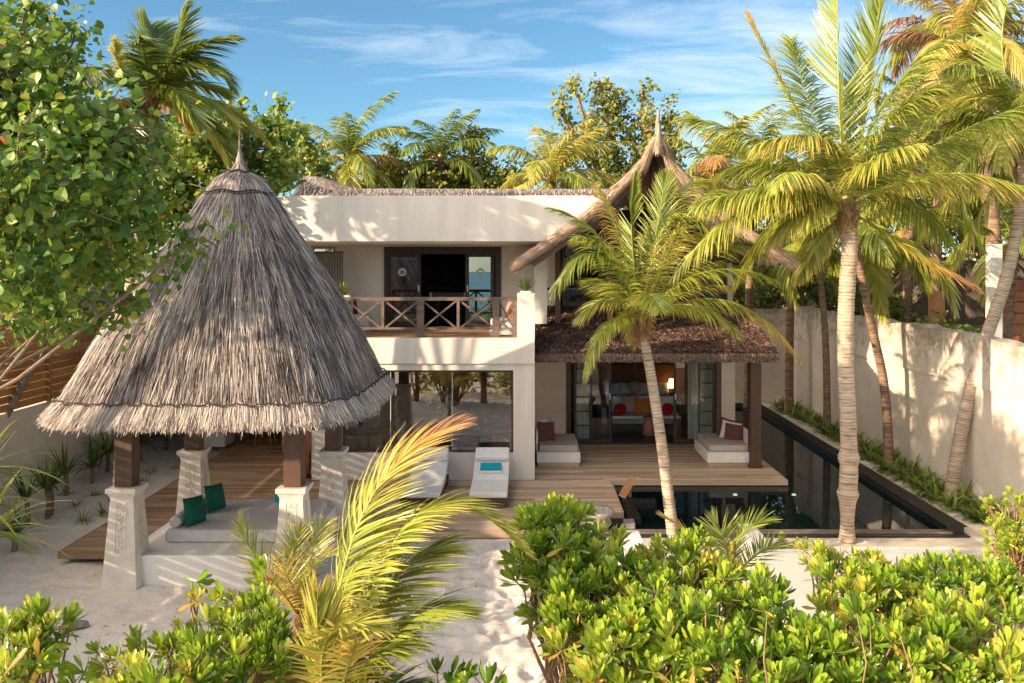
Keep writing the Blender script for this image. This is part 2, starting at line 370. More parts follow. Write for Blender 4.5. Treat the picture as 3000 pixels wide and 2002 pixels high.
def tube_np(pts, rad, n=6, tint=.5):
    pts = np.array([tuple(p) for p in pts], float); k = len(pts)
    d = np.gradient(pts, axis=0); d = nrm(d); ref = np.array([1., .13, .07]); A = nrm(ref - d * (d @ ref)[:, None]); B = np.cross(d, A)
    th = np.arange(n) * 2 * PI / n; rad = np.broadcast_to(rad, (k,))
    V = pts[:, None] + rad[:, None, None] * (A[:, None] * np.cos(th)[None, :, None] + B[:, None] * np.sin(th)[None, :, None])
    idx = np.arange(k * n).reshape(k, n); nx = np.roll(idx, -1, 1)
    Q = np.stack([idx[:-1], nx[:-1], nx[1:], idx[1:]], -1).reshape(-1, 4)
    return V.reshape(-1, 3), Q, np.full(k * n, tint)
def vnoise(x, y, seed=0):
    """smooth value noise on numpy arrays"""
    r = np.random.RandomState(seed).rand(256, 256)
    xi = np.floor(x).astype(int); yi = np.floor(y).astype(int); fx = x - xi; fy = y - yi
    fx = fx * fx * (3 - 2 * fx); fy = fy * fy * (3 - 2 * fy); a = lambda i, j: r[i % 256, j % 256]
    return (a(xi, yi) * (1 - fx) * (1 - fy) + a(xi + 1, yi) * fx * (1 - fy) + a(xi, yi + 1) * (1 - fx) * fy + a(xi + 1, yi + 1) * fx * fy)
def copy_thing(o, loc, label=None, rz=None, scale=None):
    r = o.copy(); COL.objects.link(r); r.location = loc
    if label: r['label'] = label
    if rz is not None: r.rotation_euler = (0, 0, rz)
    if scale: r.scale = (scale,) * 3
    for ch in list(o.children):
        c = ch.copy(); COL.objects.link(c); c.parent = r
        for g in list(ch.children):
            d = g.copy(); COL.objects.link(d); d.parent = c
    return r

# ================================================================== SETTING
# --- sand: one sheet, finely meshed where it is seen
def axis_pts(segs):
    out = []
    for a, b, st in segs: out += list(np.arange(a, b - 1e-6, st))
    return np.array(out + [segs[-1][1]])
gx = axis_pts([(-400, -60, 20), (-60, -16, 2), (-16, -9, .25), (-9, 9.2, .05), (9.2, 12, .2), (12, 60, 2), (60, 400, 20)])
gy = axis_pts([(-400, -60, 20), (-60, 0, 2), (0, 8.5, .25), (8.5, 18.2, .05), (18.2, 34, .3), (34, 80, 2), (80, 400, 20)])
GXm, GYm = np.meshgrid(gx, gy)
def sand_h(x, y):
    z = (vnoise(x * .35 + 40, y * .35 + 7, 1) - .5) * .10 + (vnoise(x * 1.3 + 9, y * 1.3 + 3, 2) - .5) * .05
    z = z + (vnoise(x * 4.2 + 90, y * 4.2 + 13, 3) - .5) * .05 + (vnoise(x * 9 + 5, y * 9 + 8, 4) - .5) * .02
    m = np.clip((x + 3.0) / 1.2, 0, 1) * np.clip((2.5 - x) / 1.2, 0, 1) * np.clip((15.6 - y) / 1.5, 0, 1)      # trodden path
    z = z + m * (np.abs(vnoise(x * 3.2 + 33, y * 3.2 + 71, 5) - .5) * -.17 + .03)
    return z
def ground_z(x, y):
    flat = 1.0 if (x < -8.6 or y < 16.2 or x > 8.6) else .2
    return GZ + float(sand_h(np.array(float(x)), np.array(float(y)))) * flat
Hs = sand_h(GXm, GYm)
for i in range(420):
    fx = rnd.uniform(-2.6, 1.6) if i < 300 else rnd.uniform(-8, 8); fy = rnd.uniform(9, 16.2); th = rnd.uniform(.9, 2.2); ii = np.where(np.abs(gx - fx) < .3)[0]; jj = np.where(np.abs(gy - fy) < .3)[0]
    if not len(ii) or not len(jj): continue
    sx = GXm[jj[0]:jj[-1] + 1, ii[0]:ii[-1] + 1] - fx; sy = GYm[jj[0]:jj[-1] + 1, ii[0]:ii[-1] + 1] - fy
    u_ = sx * math.cos(th) + sy * math.sin(th); v_ = -sx * math.sin(th) + sy * math.cos(th); q_ = (u_ / .15) ** 2 + (v_ / .065) ** 2
    Hs[jj[0]:jj[-1] + 1, ii[0]:ii[-1] + 1] += -.022 * np.exp(-q_) + .009 * np.exp(-(np.sqrt(q_) - 1.6) ** 2 * 3)
calm = np.where((GYm > 16.2) & (GXm > -8.6) & (GXm < 8.75), .15, 1.0) * np.where(np.abs(GXm) > 30, 0, 1) * np.where(GYm > 60, 0, 1)
Zg = GZ + Hs * calm
Zg = np.where(GYm < -12, GZ - (-12 - GYm) * .08, Zg); Zg = np.maximum(Zg, -3)
hole = (GYm > 16.4) & (GYm < 31.4) & (GXm > .5) & (GXm < 8.5)
Zg = np.where(hole, -1.8, Zg)
Zg = np.where((GXm < 0.4) & (GYm > 16.2) & (GXm > -8.3) & (GYm < 27), np.minimum(Zg, -.25), Zg)
ny, nx = GXm.shape; idx = np.arange(nx * ny).reshape(ny, nx)
Q = np.stack([idx[:-1, :-1], idx[:-1, 1:], idx[1:, 1:], idx[1:, :-1]], -1).reshape(-1, 4)
o = grow_mesh('sand_ground', [(np.stack([GXm, GYm, Zg], -1).reshape(-1, 3), Q, np.full(nx * ny, .5))], M['sandm']); tag(o, kind='structure')
b = MB(); b.add([(-900, -900, -.95), (900, -900, -.95), (900, -22, -.95), (-900, -22, -.95)], [(0, 1, 2, 3)])
tag(b.build('sea', M['sea']), kind='structure')

# --- boards
def boards(mb, x0, x1, y0, y1, z, th=.03, bw=.14, gap=.006, joint=3.2):
    y = y0; i = 0
    while y < y1 - .01:
        ye = min(y + bw, y1); x = x0 - rnd.random() * joint
        while x < x1:
            a = max(x, x0); c = min(x + joint, x1); x += joint
            if c - a > .02: mb.box(a + .002, c - .002, y, ye - gap, z - th, z + rnd.uniform(-.0015, .0015), tint=min(1, max(0, rnd.gauss(.55, .2))))
        y = ye; i += 1
M['deck_l'] = tinted('brown_deck_boards', [(0, (.14, .08, .048)), (.5, (.34, .22, .13)), (1, (.50, .36, .24))], .65, nscale=5, stretch=(.12, 1.5, 1), namt=.8, bump=.15)
b = MB(); boards(b, -8.4, -3.9, 15.0, 27.6, 0.0, .035, .12, .014); o = b.build('left_deck', M['deck_l']); tag(o, kind='structure')
b = MB(); b.box(-8.36, -3.94, 15.03, 27.6, -.16, -.036, tint=.1); b.box(-8.4, -3.9, 14.96, 14.998, -.13, 0.0, tint=.35)
b.box(-8.44, -8.402, 14.96, 27.6, -.13, 0.0, tint=.3); tag(b.build('left_deck_base', M['deck_l']), kind='structure')
b = MB(); boards(b, -3.9, 1.93, 17.4, 20.0, 0.0); boards(b, .14, 6.14, 20.0, 24.0, 0.0)
boards(b, -3.9, 1.2, 16.45, 17.36, -.11)
b.box(-3.9, 1.96, 17.37, 17.398, -.13, 0.0, tint=.5); b.box(1.932, 1.962, 17.4, 19.96, -.13, 0.0, tint=.45); b.box(1.932, 6.17, 19.96, 19.998, -.12, 0.0, tint=.6)
b.box(6.142, 6.172, 20.0, 24, -.12, 0.0, tint=.5); b.box(-3.9, 1.2, 16.41, 16.448, -.22, -.11, tint=.4)
tag(b.build('main_deck', M['deck']), kind='structure')
b = MB(); b.box(-3.9, 1.9, 17.43, 20, -.25, -.04, tint=0); b.box(.2, 6.1, 20.05, 24, -.14, -.04, tint=0); tag(b.build('deck_joists', M['wood_dark']), kind='structure')

# --- pool (opening in the sand, dark tiles, still water)
b = MB()
b.box(1.3, 8.4, 16.3, 31.3, -1.75, -1.6)
b.box(8.22, 8.57, 16.5, 31.3, -1.6, -.02)                # right coping wall
b.box(1.2, 8.218, 31.0, 31.3, -1.6, -.02)
b.box(1.2, 8.57, 16.28, 16.498, -1.6, -.14)                # front
b.box(1.2, 1.5, 16.5, 17.44, -1.6, -.14)
b.box(.6, 1.9, 17.45, 20, -1.6, -.26); b.box(.6, 6.0, 20.2, 24.2, -1.6, -.15); b.box(5.7, 6.0, 24.2, 31, -1.6, -.02)
tag(b.build('pool_basin', M['pool_tile']), kind='structure')
b = MB(); b.box(8.20, 8.60, 16.42, 31.3, -.018, .0); b.box(5.9, 8.198, 31.0, 31.3, -.018, 0)
tag(b.build('pool_coping', M['coping'], bevel=.008), kind='structure')
b = MB()
x = 1.3
while x < 8.3: b.box(x + .004, min(x + .40, 8.3), 16.40, 16.60, -.139, -.112); x += .405
tag(b.build('pool_front_edge', plain('brown_stone_edge', (.20, .165, .14), (.11, .09, .075), 5, .5, .3, 30)), kind='structure')
b = MB(); b.add([(1.2, 16.45, -.135), (8.215, 16.45, -.135), (8.215, 31.0, -.135), (1.2, 31.0, -.135)], [(0, 1, 2, 3)])
tag(b.build('pool_water', M['water']), kind='structure')
b = MB(); b.box(3.55, 4.6, 18.7, 19.85, -1.5, -1.1); tag(b.build('submerged_bench', plain('teal_pool_tile', (.01, .16, .24), (.01, .12, .18), 4, .3)), kind='structure')
for i, (x, y, z) in enumerate([(4.9, 19.93, -.35), (6.3, 19.93, -.35)]):
    b = MB(); b.lathe((x, y, z), [(.05, 0), (.05, .03)], 12)
    tag(b.build('pool_light', M['lamp_white']), ['small round pool lamp below the veranda deck edge behind the palm trunks', 'small round pool lamp in the water right of the veranda corner'][i], 'pool light', 'pool lamps under the water')
b = MB(); b.box(8.605, 8.9, 16.3, 31.5, -.36, -.165); b.box(1.2, 8.62, 15.75, 16.26, -.28, -.175)
tag(b.build('concrete_kerb', plain('pale_concrete', (.55, .49, .42), (.45, .40, .34), 4, .9, .3, 30)), kind='structure')

# pool bits
b = MB(); b.box(2.02, 2.75, 18.05, 18.35, -1.2, .02); b.box(2.02, 2.28, 17.0, 18.05, -1.2, -.03)
tag(b.build('stone_plinth', M['coping'], bevel=.01), 'dark stone stepped plinth standing in the left corner of the pool', 'plinth')
b = MB(); b.beam((-.13, 0, 0), (.13, .05, .42), .07, .16, up=(1, 0, 0)); b.box(.03, .10, .10, .18, -.03, .26)
o = b.build('wooden_spout', plain('orange_timber', (.52, .27, .13), (.42, .20, .09), 9, .6, .2, 30)); o.location = P(1440, 1150, 18.4); o.location.z = .03
tag(o, 'slanting orange brown timber spout propped on the dark plinth in the pool corner', 'spout')
b = MB(); b.box(1.9, 2.12, 16.7, 17.0, -.3, -.02); tag(b.build('white_block', M['stone_grey'], bevel=.02), 'pale stone block at the near left corner of the pool', 'stone')
b = MB(); b.lathe((1.38, 16.65, GZ), [(.16, 0), (.20, .12), (.26, .2), (.22, .33), (.30, .40), (.31, .46), (.24, .45), (.20, .38)], 18)
tag(b.build('stone_bowl', plain('pitted_pale_stone', (.50, .45, .38), (.25, .22, .19), 12, .95, .9, 25)), 'rough pale stone bowl on a base at the deck corner by the pool', 'bowl')

# ================================================================== WALLS AND FENCE
# right garden wall
b = MB(); n = 60; ys = np.linspace(11.5, 33, n)
def wall_strip(b, x0, x1, zb, zt_fn):
    vs = []
    for y in ys:
        zt = zt_fn(y); vs += [(x0, y, zb), (x0, y, zt), (x1, y, zt + .01), (x1, y, zb)]
    fs = []
    for i in range(n - 1):
        a = i * 4
        for k in range(3): fs.append((a + k, a + k + 1, a + 5 + k, a + 4 + k))
    fs += [(0, 3, 2, 1), (4 * n - 4, 4 * n - 3, 4 * n - 2, 4 * n - 1)]
    b.add(vs, fs)
wall_strip(b, 10.03, 10.35, -.5, lambda y: 2.40); 
top = lambda y: 3.52 + .035 * math.sin(y * 2.1) + .02 * math.sin(y * 5.3 + 1) + (.06 if y > 19.2 else -.02)
root = empty('garden_wall', (10, 20, 0), 'tall weathered cream garden wall along the right side of the pool', 'wall')
b.build('wall_base', M['gwall'], root)
b = MB(); wall_strip(b, 9.99, 10.39, 2.402, top); b.build('wall_band', M['gwall'], root)
b = MB(); b.box(6.0, 10.02, 32.3, 32.6, -.5, 3.45); tag(b.build('rear_wall', M['gwall']), 'plain cream wall closing the far end of the pool strip', 'wall')
# left wall with slatted fence on top
root = empty('boundary_wall', (-11.4, 18, 0), 'cream masonry boundary wall at the left under the slatted timber fence', 'wall')
b = MB(); b.box(-11.65, -11.4, 2, 34, -.5, 1.90); b.build('wall_face', M['gwall'], root)
root = empty('slatted_fence', (-11.5, 18, 1.9), 'golden brown horizontal slat timber fence on top of the left wall', 'fence')
b = MB(); z = 1.93
k = 0
while z < 3.7:
    y = 2.0
    while y < 33: b.box(-11.44, -11.415, y, min(y + 2.195, 34), z, z + .158, tint=min(1, max(0, rnd.gauss(.5, .22)))); y += 2.2
    z += .176
b.build('slats', M['fencewood'], root)
y = 2.2
while y < 33:
    b = MB(); b.box(-11.41, -11.33, y - .045, y + .045, 1.905, 3.78, tint=.4); b.build('fence_post', M['fencewood'], root); y += 2.2
# low white wall in the right foreground
root = empty('low_wall', (5, 12.5, 0), 'low white rendered wall behind the bushes in front of the pool', 'wall')
b = MB(); b.box(X(1752, 12.5), X(2300, 12.5), 12.5, 12.75, -.4, .80); b.box(X(1752, 12.5), X(1752, 12.5) + .25, 12.75, 14.0, -.4, .80)
b.build('wall_body', plain('shaded_white_render', (.50, .48, .46), (.42, .40, .38), 2, .9, .1, 40), root, bevel=.01)  # white wall; the shade of the bushes is put into its greyer colour
b = MB(); b.box(X(1432, 13.2), X(1475, 13.2), 13.2, 13.7, -.4, Z(1240, 13.2)); tag(b.build('white_pier', M['plaster_white'], bevel=.01), 'small white block half hidden between the tall bush and the pool', 'pier')

# ================================================================== THATCH
def rand_tint(n, mu=.5, sd=.22): return np.clip(rs.normal(mu, sd, n), 0, 1)
CX, CY = -5.33, 15.4
zs_ = np.array([2.60, 2.78, 3.2, 3.9, 4.6, 5.36, 5.9, 6.3, 6.55, 6.72, 6.84, 7.1])
ws_ = np.array([2.54, 2.45, 2.27, 1.98, 1.65, 1.21, .88, .65, .50, .36, .15, .05])
ex_ = np.array([5.8, 5.6, 5.2, 4.6, 3.8, 2.9, 2.4, 2.2, 2.1, 2, 2, 2])
def gaz(a, z):
    w = np.interp(z, zs_, ws_); e = np.interp(z, zs_, ex_)
    c = np.cos(a); s_ = np.sin(a); r = w / (np.abs(c) ** e + np.abs(s_) ** e) ** (1 / e)
    return np.stack([CX + r * c, CY + r * s_, z + 0 * a], -1)
def gaz_frame(a, z):
    p = gaz(a, z); q = gaz(a, z - .05); D = nrm(q - p); t = nrm(gaz(a + .01, z) - gaz(a - .01, z)); Nn = nrm(np.cross(D, t))
    out = np.stack([p[:, 0] - CX, p[:, 1] - CY, np.full(len(p), .5)], -1)
    Nn = np.where(((Nn * out).sum(1) < 0)[:, None], -Nn, Nn); return p, D, t, Nn
root = empty('thatched_gazebo', (CX, CY, GZ), 'large square gazebo with tall pointed grey thatch roof on white carved pillars', 'gazebo')
# packed core
na = 96; aa = np.linspace(0, 2 * PI, na, endpoint=False); vs = []
for z in zs_: vs.append(gaz(aa, np.full(na, z)) - np.array([0, 0, .04]))
V = np.concatenate(vs); k = len(zs_); idx = np.arange(k * na).reshape(k, na); nxt = np.roll(idx, -1, 1)
Q = np.stack([idx[:-1], nxt[:-1], nxt[1:], idx[1:]], -1).reshape(-1, 4)
roof = grow_mesh('roof', [(V, Q, np.full(len(V), .2))], M['thatch_under'], root)
# straw, denser towards the eave: many thin blades lying down the slope
def straw(n, z0, z1, Lr, Wr, lift, jit, mu, sd, ez=1.0):
    # area-weighted heights
    u = rs.rand(n) ** ez; z = z0 + (z1 - z0) * u; a = rs.rand(n) * 2 * PI
    p, D, t, Nn = gaz_frame(a, z)
    p = p + Nn * (rs.rand(n)[:, None] * .03 + .004)
    D = nrm(D + Nn * (lift * rs.rand(n))[:, None] + t * rs.normal(0, jit, n)[:, None])
    L = np.minimum(rs.uniform(*Lr, n), (z - 2.60 + rs.uniform(-.04, .04, n)) / .86); W = rs.uniform(*Wr, n)
    clump = vnoise(a * 9, z * 3.1, 21) - .5
    streak = vnoise(a * 46, z * .8, 22) - .5
    tn = np.clip(rs.normal(mu, sd, n) + clump * .25 + streak * .5 - rs.rand(n) ** 6 * .3 + .20 * (((z * 1.9 + .35 * vnoise(a * 5, z * 1.5, 41)) % 1) - .5) + (vnoise(a * 2.5 + 7, z * 1.1, 43) - .5) * .25, 0, 1)
    S = t + Nn * rs.normal(0, .5, n)[:, None]
    return ribbons(p, D, S, L, W, [1, .9, .3], bend=-Nn * .06, tint=tn)
parts = [straw(62000, 2.68, 6.6, (.28, .55), (.007, .016), .10, .06, .50, .21, 1.45),
         straw(3000, 2.62, 6.5, (.15, .4), (.006, .012), .25, .3, .62, .2, 1.3),
         straw(5000, 6.45, 6.85, (.15, .28), (.006, .012), .1, .1, .6, .2)]
grow_mesh('straw', parts, M['thatch'], roof, smooth=False)
# eave fringe, thicker lip under the stitched rope
def fringe(n, zc, L, W, drop, off):
    a = rs.rand(n) * 2 * PI; z = np.full(n, zc) + rs.normal(0, .04, n)
    p, D, t, Nn = gaz_frame(a, z); p = p + Nn * off * rs.rand(n)[:, None]
    sc = np.abs(np.sin(a * 22 + 1.2 * np.sin(a * 3)))
    D = nrm(D + Nn * (.15 + .25 * sc * rs.rand(n))[:, None] + t * rs.normal(0, .10, n)[:, None])
    tn = np.clip(rs.normal(.72, .2, n) + (sc - .6) * .3, 0, 1)
    return ribbons(p, D, t + Nn * rs.normal(0, .6, n)[:, None], rs.uniform(L * .75, L * 1.1, n), rs.uniform(W * .7, W * 1.3, n), [1, .9, .5], bend=np.array([[0, 0, -drop]]) * np.ones((n, 1)), tint=tn)
grow_mesh('eave_fringe', [fringe(17000, 2.88, .31, .010, .05, .07), fringe(6000, 2.73, .17, .010, .2, .0)], M['thatch'], roof, smooth=False)
# stitched rope scallops near the eave, binding ropes near the top
b = MB(); pts = []
for i in range(0, 521):
    a = 2 * PI * i / 520; zz = 2.89 + .045 * abs(math.sin(a * 22 + 1.2 * math.sin(a * 3))) ** .6 + .01 * math.sin(i * 1.3)
    p, D, t, Nn = gaz_frame(np.array([a]), np.array([zz])); pts.append(Vector(p[0] + Nn[0] * .10))
b.tube(pts, .013, 5, cap=False); b.build('eave_rope', M['rope'], roof)
for z0, r in ((6.42, .014), (6.80, .016), (6.38, .010)):
    pts = []
    for i in range(0, 61):
        a = 2 * PI * i / 60; p, D, t, Nn = gaz_frame(np.array([a]), np.array([z0 + .02 * math.sin(a * 7 + z0 * 9)])); pts.append(Vector(p[0] + Nn[0] * .05))
    b = MB(); b.tube(pts, r, 5, cap=False); b.build('binding_rope', M['rope'], roof)
# top tuft and spike
def tuft(c, n, r0, L, spread, W=.012, up=1):
    a = rs.rand(n) * 2 * PI; d = np.stack([np.cos(a), np.sin(a), np.zeros(n)], -1)
    p = np.array(c) + d * r0 * np.sqrt(rs.rand(n))[:, None]
    D = nrm(-d * spread + np.array([0, 0, up])); t = np.stack([-np.sin(a), np.cos(a), np.zeros(n)], -1)
    return ribbons(p, D, t, rs.uniform(.7 * L, L, n), W, [1, .8, .4], tint=rand_tint(n, .5, .2))
grow_mesh('top_tuft', [tuft((CX, CY, 6.74), 700, .27, .36, .7), tuft((CX, CY, 6.95), 300, .10, .30, .25)], M['thatch'], roof, smooth=False)
b = MB(); b.tube([(CX, CY, 6.9), (CX, CY, 7.25), (CX - .01, CY, 7.62)], [.045, .03, .012], 8); b.build('spike', M['thatch_under'], roof)
# timber ring beams under the roof
b = MB(); w = 1.4
for zz in (2.42,):
    b.box(CX - w - .25, CX + w + .25, CY - w - .06, CY - w + .06, zz, zz + .16); b.box(CX - w - .25, CX + w + .25, CY + w - .06, CY + w + .06, zz, zz + .16)
    b.box(CX - w - .06, CX - w + .06, CY - w + .062, CY + w - .062, zz, zz + .16); b.box(CX + w - .06, CX + w + .06, CY - w + .062, CY + w - .062, zz, zz + .16)
b.build('ring_beam', M['wood_dark'], root)
b = MB()
for i in range(24):
    a = 2 * PI * i / 24; p1 = gaz(np.array([a]), np.array([2.56]))[0]; p0 = gaz(np.array([a]), np.array([6.2]))[0]
    d = Vector((CX - p1[0], CY - p1[1], 0)).normalized() * .15
    b.beam(Vector(p1) + d + Vector((0, 0, -.02)), Vector(p0) + d * .6 - Vector((0, 0, .1)), .05, .07)
b.build('rafters', M['wood_dark'], root)
# pillars
for sx in (-1, 1):
    for sy in (-1, 1):
        x, y = CX + sx * w, CY + sy * w
        b = MB(); b.taper(x, y, GZ - .1, 1.27, .60, .385); b.taper(x, y, 1.272, 1.31, .40, .40)
        pil = b.build('pillar', M['stone_white'], root, bevel=.008)
        b = MB(); b.taper(x, y, 1.312, 1.36, .42, .46); b.taper(x, y, 1.361, 1.44, .50, .50); b.build('pillar_cap', M['stone_white'], pil, bevel=.008)
        # raised scroll carving on the two visible faces
        b = MB(); rr = random.Random(5 + sx * 3 + sy)
        for face in ('f', 's'):
            for q in range(30):
                zz = .42 + q * .026; hw = (.60 + (.385 - .60) * (zz - GZ + .1) / 1.57) / 2
                for kk in range(2):
                    cx_ = rr.uniform(-.055, .055); r = rr.uniform(.012, .024); a0 = rr.uniform(0, 6.28); pp = []
                    for j in range(7):
                        a = a0 + j * .75; u = cx_ + r * math.cos(a) * (1 - j * .07); v = zz + r * math.sin(a) * (1 - j * .07)
                        if face == 'f': pp.append((x + u, y - hw - .003, v))
                        else: pp.append((x + hw + .003, y + u, v))
                    b.tube(pp, .006, 4, cap=False)
            for e in (-1, 1):
                z0, z1 = .38, 1.2; h0 = (.60 - .215 * (z0 - GZ + .1) / 1.57) / 2; h1 = (.60 - .215 * (z1 - GZ + .1) / 1.57) / 2
                if face == 'f': b.beam((x + e * .085, y - h0 - .002, z0), (x + e * .085, y - h1 - .002, z1), .012, .012)
        b.build('carving', M['stone_white'], pil)
        b = MB(); b.box(x - .145, x + .145, y - .145, y + .145, 1.441, 2.419, tint=.6 if sx < 0 else .8); b.build('post', M['wood_dark'], root, bevel=.01)
# day platform inside the gazebo
b = MB(); b.box(CX - 1.46, CX + 1.50, CY - 1.5, CY + 1.46, GZ - .1, .30); b.build('platform', M['plaster_white'], root, bevel=.015)
b = MB(); b.box(CX + 1.12, CX + 1.50, CY - 1.5, CY + 1.2, .301, .36); b.build('platform_step', M['plaster_white'], root, bevel=.01)
b = MB(); b.box(-6.33, -3.98, 14.5, 16.5, .302, .53); o = b.build('mattress', M['cushion_grey'], bevel=.06); o.modifiers[0].segments = 4
tag(o, 'large light grey mattress on the white platform of the thatched gazebo', 'mattress')
b = MB(); b.tube([(-6.2, 14.62, .63), (-6.2, 15.35, .63), (-6.2, 16.3, .63)], [.10, .105, .10], 16); 
tag(b.build('bolster', M['cushion_grey'], bevel=.02), 'long pale round bolster along the left side of the gazebo mattress', 'bolster')
for (px, py, Y, lb) in ((447, 1172, 14.9, 'emerald green square cushion nearest the front, leaning on the gazebo bolster'), (494, 1142, 15.75, 'emerald green square cushion farther back, leaning on the gazebo bolster')):
    c = P(px, py, Y); b = MB(); b.pillow(c, (.35, .94, -.1), (-.22, .16, .96), (.9, -.42, .1), .50, .50, .17)
    tag(b.build('green_cushion', M['green_fab']), lb, 'cushion', 'green cushions on the gazebo bed')
b = MB(); b.pillow(P(640, 1155, 16.2), (1, 0, .2), (0, .1, 1), (0, 1, -.1), .17, .40, .12); tag(b.build('rolled_towel', M['teal_fab']), 'teal folded towel on the gazebo mattress beside the front right pillar', 'towel')

# ================================================================== VILLA
YF, YU = 20.0, 23.4
vil = empty('villa', (-2, 22, 0), 'two storey white villa with flat parapet, balcony and thatched roofs', 'house')
# ground floor front
b = MB()
x0, xw0, xw1, x1 = X(715, YF), X(785, YF), X(1178, YF), .125
zs, zh = Z(1040, YF), Z(850, YF)
b.box(x0, xw0, YF, YF + .3, -.0, 2.78); b.box(xw0, xw1, YF, YF + .3, 0, zs); b.box(xw0, xw1, YF, YF + .3, zh, 2.78); b.box(xw1, x1 - .07, YF, YF + .3, 0, 2.78)
b.box(x1 - .07, x1, YF + .02, 24.0, 0, 2.78); b.box(x0, x0 + .2, YF + .3, 27.8, 0, 2.78)
b.build('ground_wall', M['plaster'], vil)
b = MB(); b.box(x0, x1 + .004, YF - .02, YF - .002, -.04, -.0); b.box(x0 - .01, x1 + .01, YF - .025, YF + .25, -.05, -.001); b.build('plinth_line', M['frame'], vil)
b = MB(); b.box(x0 + .2, x1 - .07, YF + .3, 27.8, -.1, .02); b.box(-5.0, .1, 27.4, 27.6, .02, 2.78); b.build('dining_room', M['tan_int'], vil)
b = MB(); b.box(-11.0, x0, 20.5, 28, 2.80, 2.95); b.box(x0 + .2, x1 - .07, YF + .3, 27.8, 2.70, 2.779); b.build('ceiling', M['tan_int'], vil)
b = MB(); b.box(-11.2, -5.2, 27.8, 28.0, -.1, 2.80); b.build('loggia_back_wall', M['tan_int'], vil)
b = MB(); cxx = X(483, 23.6); b.box(cxx - .40, cxx + .40, 23.6, 24.4, 0.01, 2.8); b.build('column', M['plaster_white'], vil, bevel=.01)
# window
b = MB(); e = .05
b.box(xw0, xw1, YF + .06, YF + .16, zs, zs + e); b.box(xw0, xw1, YF + .06, YF + .16, zh - e, zh); b.box(xw0, xw0 + e, YF + .06, YF + .16, zs + e, zh - e); b.box(xw1 - e, xw1, YF + .06, YF + .16, zs + e, zh - e)
wf = b.build('window', M['wood_dark'], vil)
b = MB(); b.add([(xw0, YF + .1, zs), (xw1, YF + .1, zs), (xw1, YF + .1, zh), (xw0, YF + .1, zh)], [(0, 1, 2, 3)]); b.build('pane', M['glass'], wf)
b = MB()
for px in (895, 1037): b = MB(); b.box(X(px, YF) - .008, X(px, YF) + .008, YF + .085, YF + .115, zs + e, zh - e); b.build('glazing_joint', M['cushion_grey'], wf)
# balcony band, pier, slab
b = MB(); zb0, zb1 = 2.782, Z(776, 19.95)
b.box(-7.4, .125, 19.94, 20.22, zb0 + .0, zb1); b.build('balcony_band', M['plaster'], vil, bevel=.006)
b = MB(); b.box(X(1187, 19.95), .127, 19.938, 20.35, zb1 + .001, Z(673, 19.95)); b.build('balcony_pier', M['plaster'], vil, bevel=.006)
b = MB(); b.box(-7.4, .10, 20.222, 23.8, 3.20, 3.36); b.build('balcony_slab', M['plaster_white'], vil)
b = MB(); boards(b, -7.35, X(1187, 20) + .0, 20.0, 23.38, zb1 + .012, .025, .12, .006); b.build('balcony_floor', M['deck_l'], vil)
# upper wall
dz0, dz1 = 3.40, Z(567, YU); dx0, dx1 = X(882, YU), X(1150, YU); ux0, ux1 = -7.4, .72
b = MB(); b.box(ux0, X(700, YU) - .0, YU, YU + .2, 3.2, 6.6); b.box(X(700, YU), X(770, YU), YU, YU + .2, 3.2, Z(578, YU)); b.box(X(700, YU), X(770, YU), YU, YU + .2, Z(563, YU), 6.6)
b.box(X(770, YU), dx0, YU, YU + .2, 3.2, 6.6); b.box(dx0, dx1, YU, YU + .2, dz1, 6.6); b.box(dx1, ux1, YU, YU + .2, 3.2, 6.6)
b.build('upper_wall', M['plaster_white'], vil)
b = MB(); b.box(X(700, YU), X(770, YU), YU + .03, YU + .06, Z(578, YU), Z(563, YU)); b.build('high_window', M['glass2'], vil)
b = MB(); b.prism([(-7.4, 5.70), (.50, 5.70), (1.95, 6.79), (-7.4, 6.79)], 'y', 19.95, 20.2); b.box(-7.4, .5, 20.202, 23.39, 5.66, 5.76)
b.build('parapet', M['plaster'], vil, bevel=.006)
# upper room
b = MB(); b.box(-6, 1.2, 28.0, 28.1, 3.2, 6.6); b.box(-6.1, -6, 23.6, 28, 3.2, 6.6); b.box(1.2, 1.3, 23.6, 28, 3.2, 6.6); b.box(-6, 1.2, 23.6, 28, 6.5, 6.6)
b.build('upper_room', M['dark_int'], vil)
b = MB(); b.box(-6, 1.2, 23.6, 28, 3.25, 3.37); b.build('upper_room_floor', M['dark_floor'], vil)
